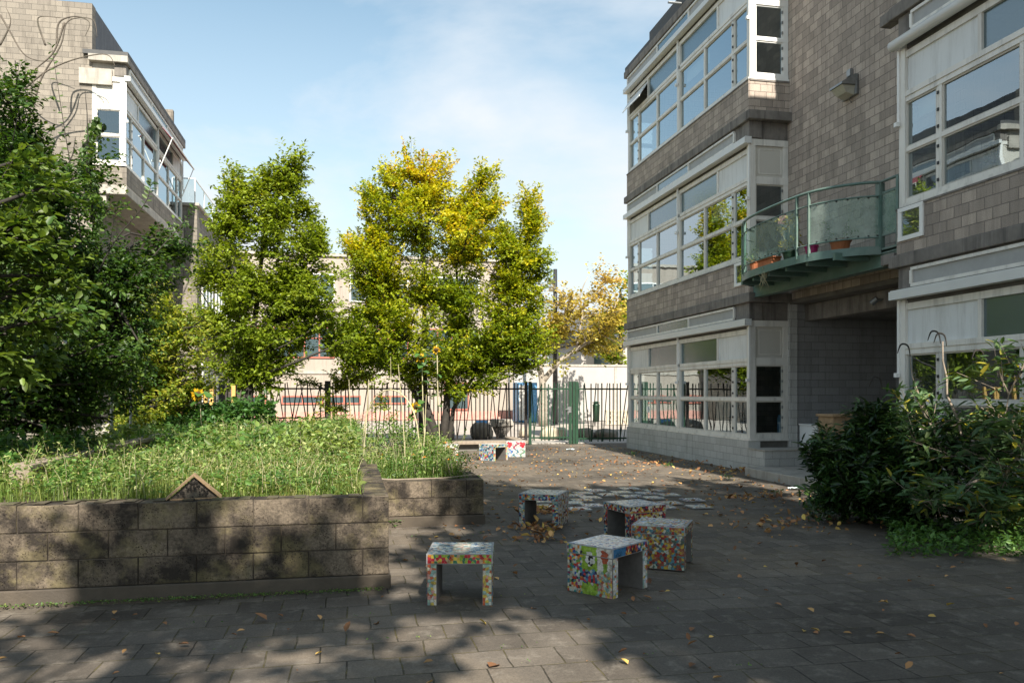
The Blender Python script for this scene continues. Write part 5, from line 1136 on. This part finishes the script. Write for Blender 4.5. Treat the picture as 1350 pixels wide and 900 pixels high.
def bedpos(x0,x1,y0,y1):
    def f():
        while True:
            x = r_.uniform(x0,x1); y = r_.uniform(y0,y1)
            if r_.random() < .18+.82*clumpy(x,y): return (x,y,gz(x,y)-.01)
    return f
grass(17000, bedpos(-4.6,.1,6.44,9.5), .06,.24, 'grass', 'long green and straw-coloured grass filling the front of the raised bed', .8, (0,.9), .0032)
grass(17000, bedpos(-4.2,.1,9.5,14.5), .08,.28, 'grass', 'long grass filling the middle of the garden', .8, (.1,1), .0045)
grass(16000, bedpos(-4,.1,14.5,22), .12,.30, 'grass', 'long grass at the back of the garden', .8, (.1,1), .008)
def b2pos():
    return (r_.uniform(.2,1.32), r_.uniform(9.33,12.9), .455)
grass(5200, b2pos, .06,.2, 'grass', 'grass in the smaller raised bed', .7, (0,.6), .004)
herbs('weeds', 'mixed low weeds among the grass of the bed', 'weeds', lambda: (lambda p: (p[0],p[1],p[2]+.26*r_.random()**1.6))(bedpos(-4.6,.1,6.5,12)()), 26000, 'leaf_weed', .032, .45, .7, 'stuff', (.2,1))
herbs('weeds', 'mixed weeds at the back of the garden', 'weeds', lambda: (lambda p: (p[0],p[1],p[2]+.4*r_.random()**1.6))(bedpos(-4.2,.2,12,22)()), 20000, 'leaf_weed', .055, .5, .7, 'stuff', (.2,1))
herbs('weeds', 'weeds of the smaller raised bed spilling over the edge', 'weeds', lambda: (lambda p: (p[0]+.12*r_.random(),p[1]-.12*r_.random(),p[2]+.22*r_.random()**1.5))(b2pos()), 4200, 'leaf_bed', .038, .4, .7, 'stuff', (.1,.9))
# a few tufts along pavement joints
for k,(px,py) in enumerate(((125,783),(330,772),(470,772),(520,694),(1025,652),(960,632),(880,615),(835,600))):
    c = gnd(px,py); herbs('weed_tuft', ['small weed tuft growing at the foot of the long block wall, leftmost of four','weed tuft at the foot of the long block wall, second from left','weed tuft at the foot of the long block wall near its right corner','weed tuft at the foot of the smaller bed','weed tuft on the kerb of the entrance landing','weed tuft in the joint before the landing corner','weed tuft at the foot of the white plinth','weed tuft at the far corner of the white plinth'][k], 'weed', lambda: (c.x+r_.gauss(0,.05), c.y+r_.gauss(0,.015)-.02, .01+.07*r_.random()), 60, 'leaf_bed', .035, .4, .7, None, (.1,.8))

# dark leafy shrub by the fence, squash plant
def mound(name,label,lobes,n,lm,lsz,wid,cat='shrub',nleaf=18,slen=.3,hue=None,up=.1):
    c = lobes[0][0]; r0 = thing(name,label,cat,(c[0],c[1],gz(c[0],c[1])))
    w_ = np.array([l[2] for l in lobes],float); w_/=w_.sum(); idx = rng.choice(len(lobes),n,p=w_); cen = np.array([l[0] for l in lobes])[idx]; rad = np.array([l[1] for l in lobes])[idx]; u = rnd_dir(n); u[:,2] = np.abs(u[:,2])
    tips = cen+u*rad*(.5+.5*rng.random(n))[:,None]; P,D,N,H,Z,sg = sprays(tips,u,slen,nleaf,lsz,wid,up,hue(tips) if hue else None); V,F,T = leaves_geo(P,D,N,Z,wid,H); npmesh('foliage',V,F,M[lm],r0,T)
    st = MB(); [st.tube([(c[0]+(q_[0]-c[0])*.3,c[1]+(q_[1]-c[1])*.3,gz(c[0],c[1])), tuple(q_)], [.008,.003], 4, cap=False) for q_ in tips[::3]]; st.build('stem', M['wood_grey'], r0)
mound('bramble_shrub','dark leafy shrub in front of the wooden posts at the back of the garden',[lobe(265,570,16,62,28,1,3),lobe(320,555,16.5,45,30,.9,2),lobe(235,585,15,50,22,.9,1.5)],330,'leaf_bed',.10,.65,hue=lambda p: .05+.25*rng.random(len(p)))
mound('squash_plant','pale broad-leaved squash plant in the middle of the bed',[lobe(350,600,11.5,44,13,.7,3),lobe(380,590,11.8,28,10,.5,1)],60,'leaf_squash',.15,.9,'squash plant',5,.3)
mound('squash_plant','broad bluish leaves at the left of the bed beside the hedge',[lobe(20,615,8.2,40,22,.5,2),lobe(245,590,13,30,10,.5,1)],36,'leaf_bed',.12,.8,'plant',7,.3,up=.3)
mound('leafy_weed','tall leafy weed at the right end of the openwork kerb',[lobe(205,590,11.5,22,18,.3,2)],40,'leaf_bed',.05,.5,'weed',16,.2)
mound('leafy_weed','tangle of pale stems and leaves around the hoop in the small bed',[lobe(520,585,12,40,30,.6,2),lobe(560,600,11.5,30,26,.5,1)],90,'leaf_bed',.05,.5,'weed',14,.3,hue=lambda p: .6+.4*rng.random(len(p)))
mound('vine_shrub','thin creeper climbing the bar fence in the middle',[lobe(430,545,21.5,9,26,.2,2),lobe(500,540,21.5,8,20,.2,1)],50,'leaf_hornbeam',.08,.6,'creeper',10,.25)

# sunflowers
def sunflower(label, px, py, t_, r0, droop=.3, hgt=None, leaves=6):
    hd = at(px,py,t_); x,y = hd.x,hd.y; zb = gz(x,y) if x < .2 else .46; root = thing('sunflower', label, 'sunflower', (x,y,zb))
    st = catmull([(x+.08,y+.1,zb),(x+.04,y+.08,(zb+hd.z)/2),(x+.02,y+.07,hd.z+.01),(x,y+.02,hd.z)], 6); MB().tube(st, .008, 6).build('stem', M['leaf_squash'] if 0 else M['cane'], root, smooth=True)
    nrm = Vector((0,-1,-droop)).normalized(); a = nrm.orthogonal().normalized(); b_ = nrm.cross(a)
    w = MB(); rr = random.Random(int(px))
    for k in range(18):
        an = k*2*math.pi/18+rr.uniform(-.1,.1); d = a*math.cos(an)+b_*math.sin(an); s_ = d.cross(nrm); R0 = r0*.42; R1 = r0*rr.uniform(.85,1.1); c = Vector((x,y,hd.z)); bend = nrm*rr.uniform(-.01,.02)
        pts = [c+d*R0-s_*r0*.05, c+d*R0+s_*r0*.05, c+d*(R0+R1)/2+s_*r0*.13+bend, c+d*R1+bend*2, c+d*(R0+R1)/2-s_*r0*.13+bend]
        w.add(pts, [(0,1,2,4),(4,2,3)])
    w.build('petals', M['petal'], root)
    w = MB(); c = Vector((x,y,hd.z)); ring = [c+(a*math.cos(q_*.524)+b_*math.sin(q_*.524))*r0*.48 for q_ in range(12)]; ring2 = [c+nrm*.02+(a*math.cos(q_*.524)+b_*math.sin(q_*.524))*r0*.36 for q_ in range(12)]
    w.add(ring+ring2+[c+nrm*.028, c-nrm*.03], [(i,(i+1)%12,12+(i+1)%12,12+i) for i in range(12)]+[(12+i,12+(i+1)%12,24) for i in range(12)]+[((i+1)%12,i,25) for i in range(12)]); w.build('disc', M['disc'], root, smooth=True)
    n_ = leaves; ii = [int(len(st)*(.25+.65*k/n_)) for k in range(n_)]; Pp = np.array([list(st[min(i,len(st)-1)]) for i in ii]); D = rng.normal(size=(n_,3)); D[:,2] = -.25
    V,F,T = leaves_geo(Pp,D,np.array([0,-.3,1.])+rng.normal(size=(n_,3))*.3,np.full(n_,r0*1.9),.75,np.full(n_,.25)); npmesh('foliage',V,F,M['leaf_bed'],root,T)
sunflower('sunflower facing the viewer in the middle of the bed', 415,595,11.5,.085,.1)
sunflower('sunflower seen from the side against the green tree at the left', 261,520,14.5,.13,.4)
sunflower('topmost sunflower in front of the yellow tree', 555,472,12.2,.08,.5,leaves=14)
sunflower('small sunflower below the topmost one beside the yellow tree', 575,461,12.4,.07,.5,leaves=8)
sunflower('sunflower before the fence left of the tree trunks', 548,536,12.4,.085,.2,leaves=10)
sunflower('withered pale sunflower head over the small bed', 500,600,11,.07,.8)
def blossom(label, px,py,t_, r0, m_, zb):
    c = at(px,py,t_); root = thing('marigold', label, 'flower', (c.x,c.y,zb), group='marigolds of the small raised bed' if m_ == 'orange' else 'pink flowers in the grass'); MB().tube([(c.x+.02,c.y+.03,zb),(c.x,c.y,c.z)], .003, 4).build('stem', M['leaf_bed'] if 0 else M['cane'], root)
    w = MB()
    for k in range(12):
        an = k*2*math.pi/12; d = Vector((math.cos(an),math.sin(an),.25)); s_ = Vector((-math.sin(an),math.cos(an),0)); w.add([c, c+d*r0*.6+s_*r0*.2, c+d*r0, c+d*r0*.6-s_*r0*.2], [(0,1,2,3)])
    w.lathe(c, [(r0*.3,0),(r0*.25,.012),(r0*.05,.02)], 8); w.build('petals', M[m_], root)
mk = [(587,584),(598,593),(592,606),(577,612),(566,597),(560,603),(545,600),(603,600),(540,616),(581,600),(532,620)]
for k,(px,py) in enumerate(mk): blossom(['orange marigold nearest the stool behind the bed','orange marigold highest at the right of the small bed','orange marigold at the right end, low in the small bed','orange marigold low in the middle of the small bed','orange marigold in the middle, second row','orange marigold between two taller stems','orange marigold left of the tall canes','rightmost orange marigold of the small bed','orange marigold lowest at the left of the small bed','orange marigold in the thick of the small bed','orange marigold near the corner where the beds meet'][k], px,py,9.9+.25*(k%5),.036,'orange',.46)
for k,(px,py) in enumerate(((318,606),(357,579),(190,622),(243,618))): blossom(['pink flower in the grass left of the squash plant','pink flower above the squash plant','pale pink flower in the grass right of the little wooden house','pink flower in the grass above the little wooden house'][k], px,py,[11,14,8,8.6][k],.03,'pinkpetal',gz(-1,10))

# hoops, canes, posts
def hoop(label, a, b, h, rad, m_, lean=0):
    a,b = Vector(a),Vector(b); pts = []
    for k in range(17):
        an = math.pi*k/16; pts.append(a.lerp(b,(1-math.cos(an))/2)+Vector((0,lean*math.sin(an),h*math.sin(an)**.7)))
    o = MB().tube(pts, rad, 8).build('hoop', m_, smooth=True); tag(o,label,'hoop')
hoop('thin pale hoop arching over the small bed', (*at(478,590,12)[:2],.5), (*at(553,590,11.5)[:2],.5), 1.05, .009, M['cane'])
for k,(px,t_,l_) in enumerate(((55,10.0,'leftmost'),(105,11.6,'second from left'),(147,12.4,'third from left'),(172,13.0,'rightmost'))):
    p = at(px,600,t_); hh = [1.2,1.55,1.7,1.7][k]
    c = catmull([(p.x,p.y,.5),(p.x,p.y,.5+hh*.7),(p.x-.06,p.y,.5+hh),(p.x-.35,p.y+.1,.5+hh+.35)], 6); o = MB().tube(c, .022, 8).build('steel_hoop_pole', M['metal'], smooth=True); tag(o, f'galvanised bent pole under the dark hedge, {l_} of four', 'pole', 'bent poles under the hedge')
for k,(px,py,l_) in enumerate(((237,505,'leftmost of four, by the hedge'),(271,508,'left one of the close pair'),(279,507,'right one of the close pair'),(308,508,'rightmost of four, by the green tree'))):
    p = at(px,py,19); o = MB().box((p.x-.045,p.y-.045,.4),(p.x+.045,p.y+.045,p.z)).build('timber_post', M['wood_orange'], bevel=.006); tag(o, f'yellow timber post at the back of the garden, {l_}', 'post', 'timber posts at the back of the garden')
for k,(px,py0,py1,t_,dx) in enumerate(((478,640,500,11.2,8),(535,625,480,10.6,-10),(556,615,520,10.4,6),(463,600,500,13,-3),(515,500,470,17,0))):
    a = at(px,py0,t_); b = at(px+dx,py1,t_); a.z = .5; o = MB().tube([a,a.lerp(b,.5)+Vector((.01,0,0)),b], [.007,.006,.004], 5).build('cane', M['cane']); tag(o,['pale cane at the corner of the small bed','tall pale cane leaning left over the marigolds','pale cane leaning right beside the sunflower stems','brown cane standing in the garden before the low wall','thin upright stick before the bar fence'][k],'cane')

# insect house
c = gnd(252,657,.72); ih = thing('insect_house', 'small triangular wooden insect house on the edge of the raised bed', 'insect house', (c.x,6.42,.715), R(8))
w = MB(); w.local = True; a_ = .165; hh = .15
w.add([(-a_,-.05,0),(a_,-.05,0),(0,-.05,hh),(-a_,.05,0),(a_,.05,0),(0,.05,hh)], [(0,1,2),(5,4,3),(0,3,4,1)]); 
w2 = MB(); w2.local = True; rr = random.Random(2)
for k in range(46):
    z = rr.uniform(.008,hh*.85); x = rr.uniform(-1,1)*a_*(1-z/hh)*.88; w2.tube([(x,-.068,z),(x,-.04,z)], rr.uniform(.005,.009), 6)
w.build('back_fill', M['bark'], ih); w2.build('reed_tubes', M['bark_dark'], ih)
L_r = math.hypot(a_,hh)+.02; an = math.atan2(hh,a_)
for sgn in (-1,1):
    w = MB(); w.local = True; w.obox((sgn*(a_/2+.012),-.005,hh/2+.012),(L_r+.02,.15,.014),(0,sgn*an,0)); w.build('roof_board', M['wood'], ih, bevel=.002)
w = MB(); w.local = True; w.box((-a_,-.07,-.008),(a_,.06,.001)); w.build('base_board', M['wood'], ih)
# wooden crate pieces by the hedge
c = at(60,612,7.9); t = thing('wooden_crate', 'small open wooden crate lying in the bed beside the hedge', 'crate', (c.x,c.y,.70), R(-20))
for q_ in ((-.09,0,.04,.015,.14,.12),(.0,0,.04,.015,.14,.12),(.09,0,.04,.015,.14,.12)): w = MB(); w.local = True; w.obox((q_[0],q_[1],q_[2]+.02),(q_[3],q_[4],q_[5]),(0,.25,0)); w.build('slat', M['wood'], t)
w = MB(); w.local = True; w.box((-.12,-.07,-.03),(.12,.07,-.015)); w.build('bottom', M['wood'], t)
c = at(78,604,8.1); o = MB().obox((c.x,c.y,.82),(.17,.03,.14),(.2,.1,.2)).build('wooden_board', M['wood_grey'], bevel=.003); tag(o,'weathered board leaning beside the wooden crate','board')
# things in the passage
t = thing('white_box', 'white painted low box against the passage wall', 'box', (8.95,13.9,.148)); MB().box((8.56,13.62,.148),(9.6,14.2,.88)).build('body', M['paint_white'], t, bevel=.01); MB().box((8.54,13.60,.881),(9.62,14.205,.91)).build('lid', M['paint_white'], t, bevel=.006)
t = thing('wooden_cabinet', 'brown wooden cabinet top showing over the laurel bush', 'cabinet', (8.3,11.6,.148)); c = at(1108,536,12.4); MB().box((c.x-.25,c.y-.2,.148),(c.x+.25,c.y+.2,1.14)).build('body', M['wood'], t); MB().box((c.x-.28,c.y-.23,1.141),(c.x+.28,c.y+.23,1.18)).build('top', M['wood'], t, bevel=.004)
# paper scraps
for px,py,l_ in ((1049,645,'crumpled pale paper lying near the laurel bush'),(752,593,'pale blue paper scrap lying before the gate')):
    c = gnd(px,py); w = MB(); rr = random.Random(px); n_ = 5
    vs = [(c.x+(i/n_-.5)*.2, c.y+(j/n_-.5)*.13, .01+rr.random()*.03) for j in range(n_+1) for i in range(n_+1)]
    w.add(vs, [(j*(n_+1)+i, j*(n_+1)+i+1, (j+1)*(n_+1)+i+1, (j+1)*(n_+1)+i) for j in range(n_) for i in range(n_)]); tag(w.build('paper_scrap', M['paper']), l_, 'paper')

# fallen leaves
def scatter(n, fn, name, label, sz, kind='stuff', lift=.006, pile=0):
    p = np.array([fn() for _ in range(n)]); p = np.column_stack([p[:,0],p[:,1],np.full(n,lift)+pile*rng.random(n)]); D = rnd_dir(n); D[:,2] *= .25 if not pile else .6; N = np.array([0,0,1.])+rng.normal(size=(n,3))*(.25 if not pile else .6)
    V,F,T = leaves_geo(p,D,N,sz*(.5+.9*rng.random(n)),.6,rng.random(n),fold=.7,droop=-.15); o = npmesh(name,V,F,M['leaf_fallen'],None,T,loc=(0,0,0)); tag(o,label,'leaves',None,kind)
def pxr(a,b,c,d):
    def f(): p = gnd(r_.uniform(a,b), r_.uniform(c,d)); return (p.x,p.y)
    return f
def wr(x0,x1,y0,y1):
    return lambda: (r_.uniform(x0,x1), r_.uniform(y0,y1))
scatter(1500, wr(1.0,7.4,8.0,22), 'fallen_leaves', 'brown and yellow leaves scattered over the courtyard paving', .06)
scatter(240, wr(-2,7.2,3.2,8.5), 'fallen_leaves', 'few fallen leaves on the foreground paving', .05)
def clump(px,py,sx,sy,n,label,pile=.04):
    c = gnd(px,py); scatter(n, lambda: (c.x+r_.gauss(0,sx), c.y+r_.gauss(0,sy)), 'leaf_litter', label, .075, 'stuff', .008, pile)
clump(716,674,.16,.18,120,'pile of curled brown leaves under the stool with the blue and black edge',.03)
clump(704,699,.13,.14,60,'loose pile of brown leaves in front of the second stool')
clump(712,712,.12,.07,34,'small heap of brown leaves nearest the viewer')
clump(970,622,.35,.3,110,'drift of brown leaves beside the landing corner')
clump(870,612,.6,.25,70,'drift of leaves along the white plinth')
clump(985,656,.3,.2,60,'brown leaves gathered in front of the landing',.03)
clump(1050,690,.5,.3,70,'brown leaves lying before the laurel bush',.02)
for k,(px,py) in enumerate(((352,818),(455,834),(645,880),(1248,799),(235,850),(1188,860),(62,835),(700,803),(150,690),(860,790))):
    if k == 8: continue
    c = gnd(px,py); p = np.array([[c.x,c.y,.008]]); V,F,T = leaves_geo(p, rnd_dir(1)*[1,1,.2], np.array([[.15,.1,1.]]), np.array([.10 if k in (0,2) else .07]), .75, np.array([.35 if k != 3 else .98]), fold=.5, droop=-.2)
    o = npmesh('fallen_leaf', V-p, F, M['leaf_fallen'], None, T, loc=(0,0,0)); o.location = tuple(p[0]); tag(o, ['large curled brown leaf below the long block wall','small brown leaf below the right end of the long wall','brown leaf at the bottom edge in the middle','single yellow leaf on the dark paving at the right','brown leaf at the lower left','leaf near the bottom right corner','orange leaf at the far left below the wall','pale leaf in front of the nearest stool','','leaf on the paving right of the football stool'][k],'leaf')
# tall seeding stalks and flowering weeds that break up the grass
def stalks(name, label, n, fn, h0, h1, lm, seed):
    rr = random.Random(seed); st = MB(); P=[]; D=[]
    for k in range(n):
        x,y,z = fn(); h = rr.uniform(h0,h1); lx,ly = rr.gauss(0,.18)*h, rr.gauss(0,.18)*h
        p = [Vector((x,y,z)), Vector((x+lx*.35,y+ly*.35,z+h*.6)), Vector((x+lx,y+ly,z+h))]; st.tube(p, [.0035,.0025,.001], 3, cap=False)
        for j in range(9):
            f = .35+.65*j/9; q = p[0].lerp(p[1], f/.6) if f < .6 else p[1].lerp(p[2], (f-.6)/.4); P.append(list(q)); D.append([rr.gauss(0,1), rr.gauss(0,1), .5])
        for j in range(8): P.append([p[2].x+rr.gauss(0,.02), p[2].y+rr.gauss(0,.02), p[2].z-rr.random()*.05]); D.append([rr.gauss(0,1), rr.gauss(0,1), .8])
    P = np.array(P); D = np.array(D); m_ = len(P); V,F,T = leaves_geo(P,D,np.array([0,0,1.])+rng.normal(size=(m_,3))*.5,.035*(.4+rng.random(m_)),.35,.3+.7*rng.random(m_))
    o = npmesh(name,V,F,M[lm],None,T,loc=(0,0,0)); tag(o,label,'weeds',None,'stuff'); s2 = st.build('stalks', M['cane'], o)
herbs('broad_weeds', 'broad-leaved weeds spreading through the front bed', 'weeds', lambda: (lambda p: (p[0]+r_.gauss(0,.05),p[1],p[2]+.03+.2*r_.random()**1.3))(bedpos(-4.6,.05,6.55,11)()), 4200, 'leaf_bed', .062, .55, .35, 'stuff', (.3,1))
herbs('broad_weeds', 'broad-leaved weeds spreading through the back of the garden', 'weeds', lambda: (lambda p: (p[0],p[1],p[2]+.05+.4*r_.random()**1.3))(bedpos(-4.2,.1,11,22)()), 4500, 'leaf_bed', .11, .6, .35, 'stuff', (.2,1))
herbs('straw_weeds', 'dry pale seed heads speckling the grass', 'weeds', lambda: (lambda p: (p[0],p[1],p[2]+.12+.18*r_.random()))(bedpos(-4.4,.05,6.6,13)()), 5000, 'grass', .022, .4, 1.2, 'stuff', (.85,1))
stalks('seeding_weeds','tall seeding weeds standing above the grass of the front bed',420,bedpos(-4.6,.05,6.6,10.5),.18,.42,'leaf_weed',3)
stalks('seeding_weeds','tall seeding weeds at the back of the garden',420,bedpos(-4.2,.1,10.5,21.5),.25,.6,'leaf_weed',4)
stalks('seeding_weeds','tall stems crowding the smaller raised bed',110,b2pos,.15,.55,'leaf_weed',5)
# taller clumps of mixed garden weeds, one tangled mass
def weed_mass(name, label, centres, lm, seed):
    P_all=[]; st = MB(); rr = random.Random(seed)
    for (x,y,rad,h,ls,hue) in centres:
        z0 = gz(x,y) if x < .15 else .46; m_ = int(26*rad/.25*(h/.3)**.7)
        u = rng.normal(size=(m_,2))*rad*.55; zz = z0+h*rng.random(m_)**.6*(1-.5*np.clip(np.hypot(u[:,0],u[:,1])/rad,0,1)); tips = np.column_stack([x+u[:,0], y+u[:,1], zz])
        d = np.column_stack([u*1.2/rad, np.full(m_, .8)]); P,D,N,H,Z,sg = sprays(tips,d,.20,9,ls,rr.choice([.4,.6,.75]),.4,hue+.15*rng.random(m_)); P_all.append((P,D,N,H,Z))
        for i in range(0,m_,2): st.tube([(x+u[i,0]*.4,y+u[i,1]*.4,z0), tuple(tips[i])], [.004,.002], 3, cap=False)
    P,D,N,H,Z = [np.concatenate([a[i] for a in P_all]) for i in range(5)]; V,F,T = leaves_geo(P,D,N,Z,.5,H)
    o = npmesh(name,V,F,M[lm],None,T,loc=(0,0,0)); tag(o,label,'weeds',None,'stuff'); st.build('stalks', M['wood_grey'], o)
rr = random.Random(77); cs = []
for k in range(46):
    y = rr.uniform(9.5,21); x = rr.uniform(-3.6,.0); cs.append((x,y,rr.uniform(.18,.42),rr.uniform(.25,.6),rr.uniform(.045,.09),rr.uniform(.1,.8)))
for k in range(22): cs.append((rr.uniform(-4.2,.0), rr.uniform(6.8,9.8), rr.uniform(.1,.25), rr.uniform(.14,.30), rr.uniform(.03,.055), rr.uniform(.1,.8)))
weed_mass('weed_mass','uneven taller clumps of mixed weeds across the garden',cs,'leaf_weed',5)
cs = [(rr.uniform(.3,1.3), rr.uniform(9.4,12.8), rr.uniform(.12,.25), rr.uniform(.2,.55), rr.uniform(.035,.06), rr.uniform(.3,.9)) for k in range(20)]
weed_mass('weed_mass','tall tangled plants filling the smaller raised bed',cs,'leaf_weed',6)
cs = [(rr.uniform(-4.6,-2.9), rr.uniform(7.0,12), rr.uniform(.2,.4), rr.uniform(.3,.6), rr.uniform(.06,.10), rr.uniform(.0,.4)) for k in range(16)]
weed_mass('weed_mass','darker leafy undergrowth at the foot of the hedge',cs,'leaf_bed',7)
# blinds and pot plants behind the upper windows
M['blind'] = simple('pale_blind_cloth', (.55,.53,.47), .8, var=.06, scale=5)
for P, L_, s, u0, u1, dz in ((PA, A1-A0, 4.07, .75, 2.05, .35), (PA, A1-A0, 7.53, 2.05, 3.35, .28), (PB, B1-B0, 4.07, .1, .7, .22), (PA, A1-A0, .58, 4.9, 6.1, .40)):
    b = MB(); bx(b, P, u0+.05, u1-.05, -.16, -.15, s+1.45-dz, s+1.45); b.build('blind', M['blind'], SB)
for X_, Y_, z_, l_ in ((XF+.35, 8.6, 4.05, 'pot plant behind the large first-floor window at the right edge'), (XF+.35, 15.4, .55, 'pot plant behind the ground-floor window nearest the passage'), (XF+.35, 16.6, 4.05, 'pot plant behind the first-floor window above')):
    pot('flower_pot', l_, X_, Y_, z_, .09, .16, M['terracotta'], (16,.07,.45,'leaf_laurel'))
for x in (-6.4, 3.7, 8.9): MB().tube([(x,44.93,.1),(x,44.93,8.9)], .05, 8).build('downpipe', M['metal'], PBG)
# moss and tiny weeds along paving joints
def jointpos():
    y = .29*round(r_.uniform(3.4,9)/.29); x = r_.uniform(-3.5,2.2)
    return (x+r_.gauss(0,.02), y+r_.gauss(0,.008), .004+.018*r_.random())
herbs('joint_moss', 'tiny weeds and moss in the paving joints near the block wall', 'moss', lambda: (lambda p: p if clumpy(p[0]*1.3,p[1]*1.9) > .72 else (min(p[0],.25)-abs(r_.gauss(0,1.2)), 6.2+r_.gauss(0,.02), p[2]))(jointpos()), 2600, 'leaf_bed', .016, .5, .5, 'stuff', (.3,1))
